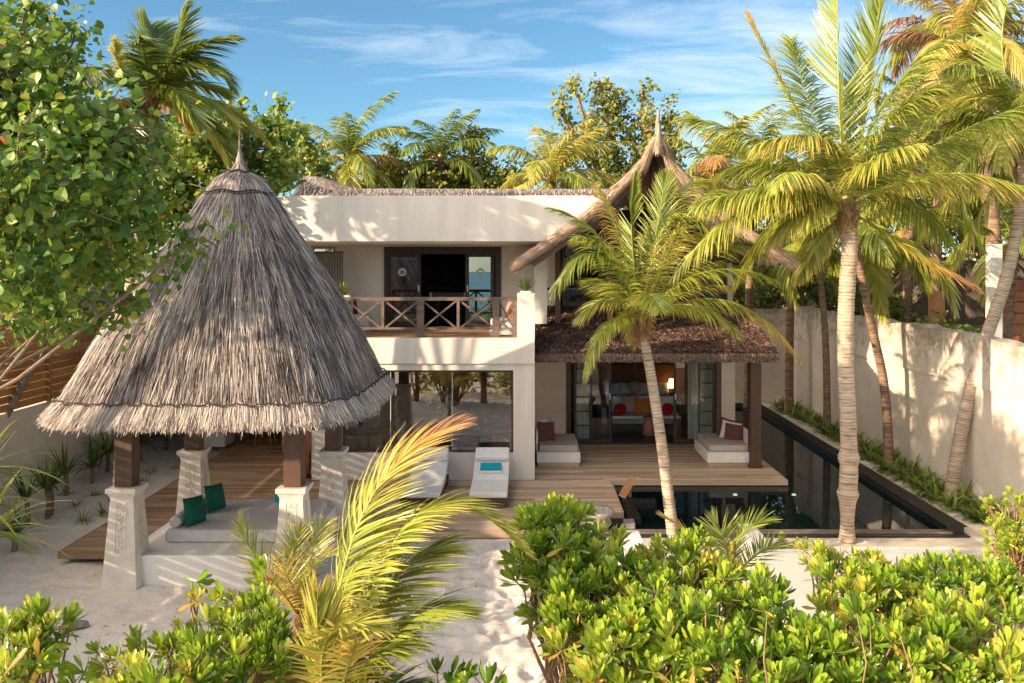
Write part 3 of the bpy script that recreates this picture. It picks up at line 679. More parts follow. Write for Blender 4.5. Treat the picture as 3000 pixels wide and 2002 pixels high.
# sliding doors upstairs
fr = MB(); t = .10
fr.box(dx0, dx1, YU - .04, YU + .16, dz1 - .20, dz1); fr.box(dx0, dx0 + .12, YU - .04, YU + .16, dz0, dz1 - .2); fr.box(dx1 - .16, dx1, YU - .04, YU + .16, dz0, dz1 - .2); fr.box(dx0 + .12, dx1 - .16, YU - .04, YU + .16, 3.36, 3.42)
df = fr.build('door_frame', M['frame'], vil)
def slide(nm, px0, px1, Yd, z0, z1, mat, par, hx=None, e=.10, eb=.14, gl='glass2'):
    a, c = X(px0, Yd), X(px1, Yd); b = MB()
    b.box(a, a + e, Yd, Yd + .05, z0, z1); b.box(c - e, c, Yd, Yd + .05, z0, z1); b.box(a + e, c - e, Yd, Yd + .05, z1 - e, z1); b.box(a + e, c - e, Yd, Yd + .05, z0, z0 + eb)
    d = b.build(nm, mat, par)
    b = MB(); b.add([(a + e, Yd + .02, z0 + eb), (c - e, Yd + .02, z0 + eb), (c - e, Yd + .02, z1 - e), (a + e, Yd + .02, z1 - e)], [(0, 1, 2, 3)]); b.build('pane', M[gl], d)
    if hx is not None:
        b = MB(); h = X(hx, Yd); zc = (z0 + z1) / 2 + (.1 if z1 < 4 else .05); b.box(h - .018, h + .018, Yd - .02, Yd - .001, zc - .09, zc + .09); b.build('handle', M['white_handle'], d, bevel=.006)
    return d
sd1 = slide('sliding_door', 890, 966, YU, 3.42, Z(582, YU), M['frame'], vil, 961)
sd2 = slide('sliding_door', 1068, 1134, YU, 3.42, Z(582, YU), M['frame'], vil, 1073)
for d, px in ((sd1, 923), (sd2, 1102.5)):
    b = MB(); c = P(px, 625, YU + .012); vs = []; n = 20
    for i in range(n):
        a = 2 * PI * i / n; vs += [(c.x + .115 * math.cos(a), c.y, c.z + .115 * math.sin(a)), (c.x + .062 * math.cos(a), c.y, c.z + .05 * math.sin(a))]
    fs = [(2 * i, 2 * ((i + 1) % n), 2 * ((i + 1) % n) + 1, 2 * i + 1) for i in range(n)]
    b.add(vs, fs); b.box(c.x - .03, c.x + .03, c.y - .001, c.y, c.z - .012, c.z + .012); b.build('round_sticker', M['sticker'], d)
# balcony railing
b = MB(); Yr = 20.06; zt0, zt1 = Z(690, Yr), Z(682, Yr); zl = Z(754, Yr); xe = X(1187, 19.95) - .005
b.box(-7.35, xe, Yr - .045, Yr + .045, zt0, zt1, tint=.5); b.box(-7.35, xe, Yr - .02, Yr + .02, zl - .025, zl + .025, tint=.4)
rail = b.build('balcony_railing', M['wood_grey'], vil)
posts = [965 + 173 * k for k in range(-3, 2)]
for px in posts + [1183]:
    b = MB(); xx = X(px, Yr); w_ = .085 if px != 1183 else .07
    if px > 1150: xx = xe - .04
    b.box(xx - w_, xx + w_ if px != 1183 else xx + .038, Yr - .04, Yr + .04, zb1 + .014, zt0 - .001, tint=.55); b.build('rail_post', M['wood_grey'], rail)
for k in range(-3, 1):
    for xa, xb in ((965 + 173 * k, 965 + 173 * k + 86.5), (965 + 173 * k + 86.5, 965 + 173 * (k + 1))):
        if xa > 1140: continue
        a, c = X(xa, Yr) + .04, X(xb, Yr) - .04; b = MB()
        b.beam((a, Yr - .012, zl), (c, Yr - .012, zt0), .022, .045, up=(0, 0, 1)); b.beam((a, Yr + .014, zt0), (c, Yr + .014, zl), .022, .045); b.build('cross_brace', M['wood_grey'], rail)
    b = MB(); xm = X(965 + 173 * k + 86.5, Yr); b.box(xm - .035, xm + .035, Yr - .03, Yr + .03, zl, zt0 - .001); b.build('rail_post', M['wood_grey'], rail)
b = MB(); a, c = X(1140, Yr) + .05, xe - .08; b.beam((a, Yr - .012, zl), (c, Yr - .012, zt0), .022, .04); b.beam((a, Yr + .014, zt0), (c, Yr + .014, zl), .022, .04); b.build('cross_brace', M['wood_grey'], rail)
# grey louvre screen at the left of the balcony
b = MB(); xs0, xs1 = X(700, 22.6), X(788, 22.6); nn = 24
for i in range(nn):
    xx = xs0 + (xs1 - xs0) * i / nn; b.box(xx, xx + (xs1 - xs0) / nn * .6, 22.6, 22.64, 3.42, Z(577, 22.6))
b.box(xs0, xs1, 22.645, 22.67, Z(577, 22.6) - .05, Z(577, 22.6)); b.build('louvre_screen', plain('grey_louvre', (.13, .125, .12), (.17, .165, .16), 5, .6), vil)
# doormat
b = MB(); b.box(X(980, 23.2), X(1062, 23.2), 22.95, 23.30, zb1 + .013, zb1 + .03)
for i in range(9): xx = X(1000, 23.1) + i * .075; b.box(xx, xx + .05, 23.0, 23.05, zb1 + .0305, zb1 + .033)
tag(b.build('doormat', M['sage']), 'pale doormat in front of the open balcony doors', 'doormat')

# --- ridge roof behind the parapet
def roof_straw(fn, nrmfn, n, Lr, Wr, mu=.5, sd=.2, mat='thatch', jit=.1, lift=.12):
    """fn(u, v) -> points; u along, v down slope 0..1"""
    u = rs.rand(n); v = rs.rand(n) * .97; p = fn(u, v); q = fn(u, v + .02); D = nrm(q - p)
    t = nrm(fn(u + .005, v) - p); Nn = nrm(np.cross(D, t)); Nn = np.where((Nn[:, 2] < 0)[:, None], -Nn, Nn)
    p = p + Nn * (rs.rand(n)[:, None] * .04 + .003); D = nrm(D + t * rs.normal(0, jit, n)[:, None] + Nn * (lift * rs.rand(n))[:, None])
    tn = np.clip(rs.normal(mu, sd, n) + (vnoise(u * 30, v * 8, 9) - .5) * .3, 0, 1)
    return ribbons(p, D, t + Nn * rs.normal(0, .5, n)[:, None], rs.uniform(*Lr, n), rs.uniform(*Wr, n), [1, .9, .3], bend=-Nn * .08, tint=tn)
def surf(fn, nu, nv, th=.0):
    U, Vv = np.meshgrid(np.linspace(0, 1, nu), np.linspace(0, 1, nv)); p = fn(U.ravel(), Vv.ravel()); idx = np.arange(nu * nv).reshape(nv, nu)
    Q = np.stack([idx[:-1, :-1], idx[:-1, 1:], idx[1:, 1:], idx[1:, :-1]], -1).reshape(-1, 4); p[:, 2] -= th; return p, Q, np.full(len(p), .3)
RY = 25.6
def ridge_z(x):
    l = np.clip((-5.2 - x) / 1.9, 0, 1); return Z(440, RY) + l ** 1.7 * .55
def main_roof(side):
    def fn(u, v):
        x = -6.9 + 9.4 * u; zr = ridge_z(x); y = RY + side * v * 3.2
        return np.stack([x, y, zr - v * 1.35 - .15 * np.sin(v * PI)], -1)
    return fn
rf = grow_mesh('ridge_roof', [surf(main_roof(-1), 40, 8), surf(main_roof(1), 40, 8)], M['thatch_under'], vil)
grow_mesh('straw', [roof_straw(main_roof(-1), None, 9000, (.2, .4), (.012, .022), .55)], M['thatch'], rf, smooth=False)
xs = np.linspace(-7.0, 2.4, 60); tp = [(x, RY - .02, float(ridge_z(np.array(x))) - .06 + (.0)) for x in xs]
rad = np.interp(xs, [-7.0, -6.85, -6.5, -6.1, -5.6, -5.2, 2.4], [.03, .10, .24, .26, .20, .15, .14])
rp = [tube_np(tp, rad, 12, .3)]
n = 6500; ii = rs.randint(0, 59, n); f = rs.rand(n)[:, None]; tpa = np.array(tp); c0 = tpa[ii] * (1 - f) + tpa[ii + 1] * f; r_ = rad[ii] * (1 - f[:, 0]) + rad[ii + 1] * f[:, 0]; an = rs.rand(n) * 2 * PI
dd = np.stack([np.zeros(n), np.cos(an), np.sin(an)], -1); tt = np.stack([rs.normal(0, .4, n), -np.sin(an), np.cos(an)], -1)
tt = np.where((tt[:, 2] > 0)[:, None], -tt, tt)
rp.append(ribbons(c0 + dd * (r_ * 1.0)[:, None], tt + dd * .2, np.stack([np.ones(n), np.zeros(n), np.zeros(n)], -1), rs.uniform(.10, .22, n), .02, [1, .9, .4], bend=-dd * .8, tint=rand_tint(n, .5, .25)))
a_, b_ = np.array([X(700, RY), RY, Z(415, RY)]), np.array([X(686, RY), RY, Z(391, RY)])
rp.append(tube_np([a_, (a_ + b_) / 2, b_], [.09, .05, .015], 8, .5))
grow_mesh('ridge_roll', rp, M['thatch'], rf, smooth=False)

# --- gabled bedroom wing
GC = 2.96
pr = np.array([(0, 8.15), (.12, 7.93), (.28, 7.52), (.6, 7.18), (1.09, 6.68), (1.86, 6.06), (2.73, 5.47), (3.02, 5.28)])
def prof_at(v):
    L_ = np.concatenate([[0], np.cumsum(np.hypot(np.diff(pr[:, 0]), np.diff(pr[:, 1])))]); s_ = v * L_[-1]
    return np.interp(s_, L_, pr[:, 0]), np.interp(s_, L_, pr[:, 1])
def gable(side):
    def fn(u, v):
        o_, z = prof_at(np.clip(v, 0, 1)); z = z + np.maximum(v - 1, 0) * -1.5; o_ = o_ + np.maximum(v - 1, 0) * 2
        y = 19.75 - .5 * (1 - np.clip(v, 0, 1)) ** 3 * (1 - u) + u * 7.5
        sag = -.55 * (1 - v) * np.clip(u * 3, 0, 1) ** .6 - .10 * (1 - v) * np.sin(u * PI); return np.stack([GC + side * o_, y, z + sag], -1)
    return fn
rf = grow_mesh('gable_roof', [surf(gable(s_), 24, 24) for s_ in (-1, 1)] + [surf(gable(s_), 24, 24, .14) for s_ in (-1, 1)], M['thatch_under'], vil)
grow_mesh('straw', [roof_straw(gable(s_), None, 13000, (.2, .42), (.010, .02), .5) for s_ in (-1, 1)], M['thatch_brown'], rf, smooth=False)
# barge rolls
bp_ = []; 
for s_ in (-1, 1):
    v = np.linspace(0, 1.04, 40); o_, z = prof_at(np.clip(v, 0, 1)); o_ = o_ + np.maximum(v - 1, 0) * 2.5; z = z - np.maximum(v - 1, 0) * 2
    c = np.stack([GC + s_ * o_, 19.66 - .5 * (1 - np.clip(v, 0, 1)) ** 3, z + .02], -1); rr = np.interp(v, [0, .1, .5, .95, 1.04], [.05, .09, .10, .11, .09])
    bp_.append(tube_np(c, rr, 10, .35)); n = 7000; ii = rs.randint(0, 39, n); f = rs.rand(n)[:, None]; c0 = c[ii] * (1 - f) + c[np.minimum(ii + 1, 39)] * f
    T = nrm(c[np.minimum(ii + 1, 39)] - c[ii] + 1e-6); an = rs.rand(n) * 2 * PI; A = nrm(np.cross(T, np.array([0, 1., 0]))); B = np.cross(T, A)
    dd = A * np.cos(an)[:, None] + B * np.sin(an)[:, None]
    bp_.append(ribbons(c0 + dd * rr[ii][:, None], T + dd * .05 + rs.normal(0, .08, (n, 3)), np.cross(T, dd), rs.uniform(.2, .4, n), rs.uniform(.01, .018, n), [1, .9, .3], tint=rand_tint(n, .68, .2)))
pk = np.array([GC, 19.2, 8.1]); bp_.append(tube_np([pk + [0, .1, -.35], pk, pk + [-.02, -.05, .35], pk + [0, -.1, .62]], [.13, .09, .05, .012], 8, .6))
n = 500; an = rs.rand(n) * 2 * PI; dd = np.stack([np.cos(an), np.sin(an), 0 * an], -1); hh = rs.rand(n)
bp_.append(ribbons(pk + dd * (.10 * (1 - hh) + .01)[:, None] + np.stack([0 * hh, 0 * hh - .1 * hh, hh * .55 - .3], -1), np.array([[0, 0, -1.]]) + dd * .15, np.stack([-np.sin(an), np.cos(an), 0 * an], -1), .2, .014, [1, .8, .3], tint=rand_tint(n, .7, .2)))
grow_mesh('barge_roll', bp_, M['thatch_brown'], rf, smooth=False)
b = MB()
for s_ in (-1, 1):
    v = np.linspace(.02, .97, 20); o_, z = prof_at(v)
    for i in range(19):
        b.beam((GC + s_ * o_[i], 19.80, z[i] - .20), (GC + s_ * o_[i + 1], 19.80, z[i + 1] - .20), .06, .16, tint=.6)
b.build('barge_board', M['wood_grey'], rf)
b = MB(); poly = [(GC - .75, 6.75), (GC + .75, 6.75), (GC + .26, 7.42), (GC + .1, 7.75), (GC - .1, 7.75), (GC - .26, 7.42)]
b.prism(poly, 'y', 20.1, 20.2); b.beam((GC, 20.05, 6.6), (GC, 20.05, 7.8), .09, .09, up=(0, 1, 0)); b.build('gable_panel', plain('brown_gable_boarding', (.17, .09, .055), (.12, .06, .04), 6, .8, .2, 20), vil)
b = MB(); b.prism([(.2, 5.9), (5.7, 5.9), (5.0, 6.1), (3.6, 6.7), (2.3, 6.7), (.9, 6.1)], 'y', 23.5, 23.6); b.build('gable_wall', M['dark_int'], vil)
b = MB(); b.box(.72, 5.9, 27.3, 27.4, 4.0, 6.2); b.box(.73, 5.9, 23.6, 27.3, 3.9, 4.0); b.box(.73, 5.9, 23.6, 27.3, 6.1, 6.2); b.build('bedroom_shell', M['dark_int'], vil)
b = MB(); b.box(.128, .46, 21.9, 22.1, 3.6, 5.4); b.build('wing_pier', M['plaster_white'], vil); b = MB(); b.box(5.75, 5.9, 24.3, 28, 0, 5.2); b.build('wing_wall', M['plaster_white'], vil)
b = MB()
for px in (1280, 1400, 1500, 1600): b.box(X(px, 22.2) - .07, X(px, 22.2) + .07, 22.15, 22.29, 3.6, 6.1, tint=.7)
b.box(.47, 5.54, 22.16, 22.28, 4.48, 4.54, tint=.5); b.box(.47, 5.54, 22.16, 22.28, 5.75, 5.9, tint=.5); b.build('bedroom_screen', M['wood_dark'], vil)
sd = slide('bedroom_door', 1290, 1420, 23.2, 4.0, 5.8, M['frame'], vil, gl='glass3'); sd = slide('bedroom_door', 1480, 1650, 23.2, 4.0, 5.8, M['frame'], vil, gl='glass3')
# lean-to thatch over the veranda
def lean(u, v): return np.stack([.13 + 5.98 * u, 23.35 - 2.85 * v, Z(703, 23.3) - 1.02 * v - .06 * np.sin(v * PI)], -1)
pl_ = surf(lean, 30, 8); pl2 = surf(lean, 30, 8, .17)
rf = grow_mesh('veranda_roof', [pl_, pl2], M['thatch_under'], vil)
parts = [roof_straw(lean, None, 26000, (.08, .2), (.018, .035), .42, .22, jit=.5, lift=.35)]
n = 5000; u = rs.rand(n); p = lean(u, np.full(n, 1.0)); p[:, 2] -= rs.rand(n) * .15; p[:, 1] += .02
parts.append(ribbons(p, np.array([[0, -1., -.9]]) + rs.normal(0, .35, (n, 3)), np.array([[1., 0, 0]]) + rs.normal(0, .4, (n, 3)), rs.uniform(.05, .13, n), .022, [1, .9, .5], tint=rand_tint(n, .68, .22)))
grow_mesh('shingle_straw', parts, M['shingle'], rf, smooth=False)
b = MB(); b.box(.13, 6.12, 20.75, 20.9, 2.72, 2.9); b.box(5.62, 5.84, 20.9, 24, 2.70, 2.88); b.build('veranda_beam', M['frame'], vil)
b = MB(); b.box(.13, 6.0, 20.9, 23.95, 2.89, 2.93); b.build('veranda_ceiling', M['wood_grey'], vil)
b = MB(); x_ = X(1735, 21.15); b.box(x_ - .135, x_ + .135, 21.15, 21.42, 0.002, 2.715, tint=.55); b.box(x_ - .16, x_ + .16, 21.12, 21.45, .002, .06, tint=.4); b.build('veranda_post', M['wood_dark'], vil)
YV = 24.0; va, vb, vc, vd = X(1229, YV), X(1300, YV), X(1655, YV), 5.9
b = MB(); b.box(va - .05, vb, YV, YV + .2, 0, 3.0); b.box(vc, vd, YV, YV + .2, 0, 3.0); b.box(vb, vc, YV, YV + .2, 2.62, 3.0)
b.build('veranda_wall', plain('warm_white_plaster', (.72, .62, .52), (.64, .54, .45), 1.2, .85, .05, 40), vil)
b = MB(); b.box(vb, vb + .13, YV - .04, YV + .2, 0, 2.6, tint=.4); b.box(vc - .15, vc, YV - .04, YV + .2, 0, 2.6, tint=.9); b.box(vb + .13, vc - .15, YV - .04, YV + .2, 2.5, 2.6); b.box(vb + .13, vc - .15, YV - .04, YV + .1, 0, .04); b.build('door_frame', M['wood_dark'], vil)
gd1 = slide('glass_door', 1317, 1403, YV + .02, .04, 2.5, M['frame'], vil, 1400, .07, .10, 'glass4')
gd2 = slide('glass_door', 1546, 1641, YV + .02, .04, 2.5, M['frame'], vil, 1550, .07, .10, 'glass4')
for d, xa, xb, xv in ((gd1, 1317, 1357, 1357), (gd2, 1605, 1641, 1605)):
    b = MB()
    for k in range(1, 6): zz = .12 + k * .405; b.box(X(xa, YV) + .05, X(xb, YV), YV + .0, YV + .018, zz, zz + .03)
    b.box(X(xv, YV) - .02, X(xv, YV) + .02, YV - .001, YV + .017, .14, 2.43); b.build('glazing_bar', M['frame'], d)
b = MB(); b.box(.2, 5.8, 24.2, 28.8, -.05, .03); b.build('bedroom_floor', M['dark_floor'], vil)
b = MB(); b.box(.2, 5.8, 28.8, 28.9, 0, 2.9); b.box(.13, .2, 24.2, 28.8, 0, 2.9); b.box(5.75, 5.8, 24.2, 28.8, 0, 2.9); b.box(.2, 5.75, 24.2, 28.8, 2.9, 3.0); b.build('bedroom_walls', M['tan_int'], vil)
b = MB(); b.box(1.4, 5.3, 28.60, 28.78, .8, 1.75); b.build('headboard_wall', plain('orange_brown_panel', (.22, .09, .03), (.16, .06, .02), 5, .5), vil)
b = MB(); b.box(1.9, 4.9, 28.72, 28.79, 1.9, 2.75); b.build('dark_artwork', M['black_metal'], vil)
# curtains
for nm, (pa, pb) in (('left', (1322, 1352)), ('right', (1578, 1640))):
    b = MB(); xa, xb = X(pa, 24.35), X(pb, 24.35); k = 48; vs = []
    for i in range(k + 1):
        xx = xa + (xb - xa) * i / k; yy = 24.35 + .035 * math.sin(i * 1.15) + .012 * math.sin(i * 2.7); vs += [(xx, yy, .05), (xx, yy, 2.55)]
    b.add(vs, [(2 * i, 2 * i + 2, 2 * i + 3, 2 * i + 1) for i in range(k)], True)
    tag(b.build('curtain', M['curtain']), 'pale sheer curtain behind the %s glass door of the veranda' % nm, 'curtain', 'bedroom curtains')

# ================================================================== FURNITURE
def daybed(x0, x1, arm_left, label):
    r = empty('daybed', ((x0 + x1) / 2, 22, 0), label, 'daybed', 'veranda daybeds')
    b = MB(); b.box(x0 + .03, x1 - .03, 21.33, 22.95, .003, .10, tint=.9); b.build('base', M['deck_l'], r)
    b = MB(); b.box(x0, x1, 21.3, 22.98, .101, .365); b.build('frame', M['white_fab'], r, bevel=.01)
    b = MB(); b.box(x0 + .06, x1 - .06, 21.34, 22.9, .367, .54); o = b.build('mattress', M['cushion_taupe'], r, bevel=.04)
    b = MB(); a = x0 - .02 if arm_left else x1 - .03
    b.box(a, a + .05, 21.5, 22.9, .366, .86); b.build('armrest', M['white_fab'], r, bevel=.01)
daybed(.19, 1.30, True, 'white framed daybed with taupe mattress at the left end of the veranda')
daybed(4.53, 5.66, False, 'white framed daybed with taupe mattress beside the brown veranda post')
def cushion(name, c, w, h, t, mat, label, yaw=0, lean=.2, roll=0, group=None, cat='cushion'):
    az = Vector((math.sin(yaw), -math.cos(yaw), lean)).normalized(); ax = Vector((math.cos(yaw), math.sin(yaw), 0)); ay = az.cross(ax); ay = -ay if ay.z < 0 else ay
    ax2 = ax * math.cos(roll) + ay * math.sin(roll); ay2 = ay * math.cos(roll) - ax * math.sin(roll)
    b = MB(); b.pillow(c, ax2, ay2, az, w, h, t); return tag(b.build(name, mat), label, cat, group)
cushion('cushion', P(1240, 988, 22.25), .52, .52, .16, M['white_fab'], 'white and brown edged cushion behind the maroon one on the left daybed', .5, .25, .1)
cushion('cushion', P(1253, 991, 21.95), .52, .52, .16, M['maroon'], 'maroon cushion on the left veranda daybed', .45, .25, -.08)
cushion('cushion', P(1671, 984, 22.5), .52, .52, .15, M['maroon'], 'dark brown cushion farthest back on the right daybed', -.5, .3, -.2)
cushion('cushion', P(1676, 990, 22.3), .52, .52, .14, M['white_fab'], 'white cushion between the two brown ones on the right daybed', -.45, .3, -.15)
cushion('cushion', P(1684, 995, 22.1), .50, .50, .16, M['maroon'], 'maroon cushion in front on the right daybed', -.4, .25, -.08)
def lounger(x0, x1, label):
    r = empty('sun_lounger', ((x0 + x1) / 2, 18.6, 0), label, 'sun lounger', 'sun loungers against the villa front')
    b = MB(); b.box(x0 + .02, x1 - .02, 17.66, 19.75, .10, .20, tint=.1)
    for x in (x0 + .06, x1 - .06):
        for y in (17.7, 19.6): b.box(x - .035, x + .035, y - .035, y + .035, .002, .10, tint=.1)
    b.box(x0, x1, 17.62, 17.66, .06, .22, tint=.2); b.build('frame', M['wood_dark'], r)
    b = MB(); b.prism([(17.64, .205), (18.75, .205), (19.82, .52), (19.78, .66), (18.72, .33), (17.64, .33)], 'x', x0 + .015, x1 - .015); b.build('mattress', M['white_fab'], r, bevel=.03)
    b = MB(); b.prism([(19.45, .57), (19.82, .69), (19.80, .84), (19.42, .68)], 'x', x0 + .02, x1 - .02); b.build('headrest', M['white_fab'], r, bevel=.04)
lounger(-1.29, -.45, 'white padded sun lounger with a teal towel on it in front of the big window')
lounger(-2.72, -1.88, 'white padded sun lounger half hidden behind the orange palm frond')
b = MB(); b.prism([(18.95, .40), (19.25, .49), (19.22, .545), (18.92, .455)], 'x', -1.13, -.62); o = b.build('folded_towel', M['white_fab'], bevel=.02)
tag(o, 'folded white and teal towel lying on the sun lounger', 'towel')
b = MB(); b.prism([(18.97, .475), (19.25, .56), (19.23, .60), (18.95, .51)], 'x', -1.12, -.64); b.build('teal_layer', M['teal_fab'], o, bevel=.015)
# terracotta jar
b = MB(); b.lathe((-5.56, 20.2, 0.0), [(.19, 0.0), (.23, .03), (.31, .35), (.39, .75), (.40, 1.0), (.33, 1.2), (.22, 1.30), (.21, 1.35), (.27, 1.40), (.25, 1.41), (.19, 1.36)], 32)
tag(b.build('terracotta_jar', M['terracotta']), 'large orange terracotta jar on the deck beside the white villa corner', 'jar')
# bench and cushions inside the big window
r = empty('window_bench', (-2.4, 20.7, 0), 'brown timber bench rail running along the inside of the big window', 'bench')
b = MB(); b.beam((-4.4, 20.5, 1.0), (-.45, 20.5, 1.0), .05, .06, tint=.9); b.build('back_rail', M['wood_dark'], r)
for px in (845, 1017, 1172):
    b = MB(); x = X(px, 20.5); b.box(x - .03, x + .03, 20.47, 20.53, .03, .97, tint=.9); b.build('rail_post', M['wood_dark'], r)
b = MB(); b.box(-4.4, -.45, 20.55, 21.2, .38, .52, tint=.6); b.build('seat', M['white_fab'], r)
for px, w, mat, lb in ((803, .36, 'sage', 'leaf green cushion at the far left of the window bench'), (853, .56, 'striped', 'brown and cream striped cushion on the window bench'), (943, .56, 'sage', 'plain sage green cushion on the window bench'), (988, .42, 'orange_fab', 'orange cushion next to the sage one on the window bench'), (1150, .5, 'orange_fab', 'orange brown cushion at the right end of the window bench')):
    cushion('cushion', P(px, 1010, 20.68), w, .48, .14, M[mat], lb, 0, .12, 0, 'cushions on the window bench')
# dining table and flowers inside
r = empty('dining_table', (-2.6, 22.9, 0), 'dark brown dining table inside the big window', 'table')
b = MB(); b.box(-3.8, -1.2, 22.3, 23.4, .80, .86, tint=.4); b.build('tabletop', M['wood_dark'], r)
for x in (-3.7, -1.3):
    for y in (22.4, 23.3): b = MB(); b.box(x - .04, x + .04, y - .04, y + .04, .02, .80, tint=.4); b.build('leg', M['wood_dark'], r)
r = empty('flower_vase', (-2.35, 22.5, .86), 'white flower arrangement standing behind the window glass', 'flowers')
b = MB(); b.lathe((-2.35, 22.5, .862), [(.06, 0), (.09, .12), (.07, .28), (.05, .34)], 16); b.build('vase', M['black_metal'], r)
n = 130; a = rs.rand(n) * 2 * PI; e = rs.rand(n) * 1.3; D = np.stack([np.cos(a) * np.sin(e), np.sin(a) * np.sin(e), np.cos(e)], -1); P0 = np.array([-2.35, 22.5, 1.18]) + D * .08
L = rs.uniform(.25, .48, n); S = np.cross(D, rs.normal(0, 1, (n, 3)))
grow_mesh('stems', [ribbons(P0, D, S, L, .03, [.3, 1, .8, .1], bend=np.array([[0, 0, -.4]]) * np.ones((n, 1)), tint=rand_tint(n, .3, .2))], M['strap'], r)
tips = P0 + D * L[:, None]; tips[:, 2] -= .03
grow_mesh('petals', [ribbons(np.repeat(tips, 4, 0), nrm(np.repeat(D, 4, 0) + rs.normal(0, .7, (4 * n, 3))), rs.normal(0, 1, (4 * n, 3)), .09, .04, [.4, 1, .2], tint=np.full(4 * n, .5))], M['flower'], r)
# indoor wood wall seen through the glass
b = MB(); b.box(-4.0, -3.5, 24.5, 24.6, .03, 2.6, tint=.9); tag(b.build('wooden_screen', M['terracotta']), 'tall reddish timber screen inside the dining room', 'screen')
# loggia chairs
def chair(x, y, label):
    r = empty('dining_chair', (x, y, 0), label, 'chair', 'chairs in the open loggia')
    b = MB(); b.box(x - .22, x + .22, y - .22, y + .22, .44, .48, tint=1); b.build('seat', M['terracotta'], r)
    for sx in (-1, 1):
        for sy in (-1, 1): b = MB(); b.beam((x + sx * .24, y + sy * .22, .003), (x + sx * .18, y + sy * .18, .44), .035, .035); b.build('leg', M['terracotta'], r)
    b = MB(); b.prism([(x - .22, .50), (x + .22, .50), (x + .2, .92), (x - .2, .92)], 'y', y + .2, y + .235); b.build('backrest', M['terracotta'], r)
chair(-7.55, 23.9, 'orange timber chair under the loggia left of its pair'); chair(-6.85, 24.2, 'orange timber chair under the loggia nearest the jar')
# balcony armchairs
def armchair(x, y, z, label, flip, pil, plab):
    r = empty('balcony_armchair', (x, y, z), label, 'armchair', 'white armchairs on the balcony')
    b = MB(); b.box(x - .36, x + .36, y - .36, y + .36, z + .002, z + .12); b.build('base', M['white_fab'], r, bevel=.02)
    b = MB(); b.box(x - .33, x + .33, y - .35, y + .33, z + .122, z + .42); b.build('seat', M['white_fab'], r, bevel=.05)
    b = MB(); s_ = -1 if flip else 1; a = x + s_ * .30; b.prism([(a - .07, z + .42), (a + .07, z + .42), (a + .07 + s_ * .10, z + .88), (a - .05 + s_ * .10, z + .88)], 'y', y - .34, y + .34); b.build('backrest', M['white_fab'], r, bevel=.04)
    cushion('cushion', (x + s_ * .18, y - .1, z + .62), .42, .42, .14, M[pil], plab, -s_ * .9, .2, 0)
armchair(-.62, 20.75, zb1 + .016, 'white armchair with rose cushion by the balcony pier', False, 'pink_fab', 'rose pink cushion on the right balcony armchair')
armchair(-4.55, 22.3, zb1 + .016, 'white armchair with brown cushion at the left of the balcony', True, 'maroon', 'brown cushion on the left balcony armchair')
# games table upstairs
r = empty('games_table', (-2.35, 25, 3.4), 'billiard style games table with red cloth inside the open balcony doors', 'table')
Yt = 24.9; xa, xb = X(986, Yt), X(1070, Yt); zt = Z(672, Yt)
b = MB(); b.box(xa, xb, Yt, Yt + 2.0, zt - .16, zt); b.build('table_body', plain('grey_table', (.13, .14, .16), (.1, .11, .12), 3, .4), r)
b = MB(); b.box(xa + .09, xb - .09, Yt + .09, Yt + 1.9, zt + .001, zt + .01); b.build('red_cloth', M['red_fab'], r)
b = MB()
for x in (xa - .01, xb - .07): b = MB(); b.box(x, x + .08, Yt - .03, Yt + .06, zt - .18, zt + .012); b.build('corner_cap', M['white_handle'], r)
for x in (xa + .2, xb - .25):
    for y in (Yt + .25, Yt + 1.7): b = MB(); b.box(x - .05, x + .07, y - .06, y + .06, 3.372, zt - .161); b.build('leg', M['black_metal'], r)
b = MB(); xa2, xb2 = X(965, 27.5), X(1040, 27.5); b.box(xa2, xb2, 27.4, 27.7, 4.36, 4.44); b.box(xb2 - .06, xb2, 27.4, 27.6, 3.38, 4.36); b.box(xa2, xa2 + .06, 27.4, 27.6, 3.38, 4.36)
tag(b.build('console_table', M['black_metal']), 'black console table against the dark back wall upstairs', 'console')
# bedroom
r = empty('bed', (3.3, 27.8, 0), 'wide white bed at the back of the ground floor bedroom', 'bed')
b = MB(); b.box(2.3, 4.6, 26.8, 28.58, .04, .55); b.build('mattress', M['white_fab'], r, bevel=.05)
for x in (2.75, 3.35, 3.95, 4.4):
    cushion('pillow', (x, 28.2, .98), .62, .42, .2, M['white_fab'], None, 0, .3, 0, None, None).parent = None
for o_ in [q for q in COL.objects if q.name.startswith('pillow')]:
    o_.parent = r; o_.matrix_parent_inverse = Matrix.Translation(-Vector(r.location))
    if 'category' in o_.keys(): del o_['category']
r = empty('sofa', (3.35, 26, 0), 'white sofa with dark frame in the middle of the bedroom doors', 'sofa')
b = MB(); b.box(2.55, 4.65, 25.7, 26.5, .42, .50); b.build('seat', M['white_fab'], r, bevel=.02)
b = MB(); b.box(2.6, 4.6, 26.4, 26.52, .5, 1.02); b.build('backrest', M['white_fab'], r, bevel=.03)
for x in (2.5, 4.68): b = MB(); b.tube([(x, 25.68, .05), (x, 25.68, .8), (x, 25.8, 1.0), (x, 26.5, 1.06), (x, 26.55, .05)], .03, 6); b.build('arm_frame', M['black_metal'], r)
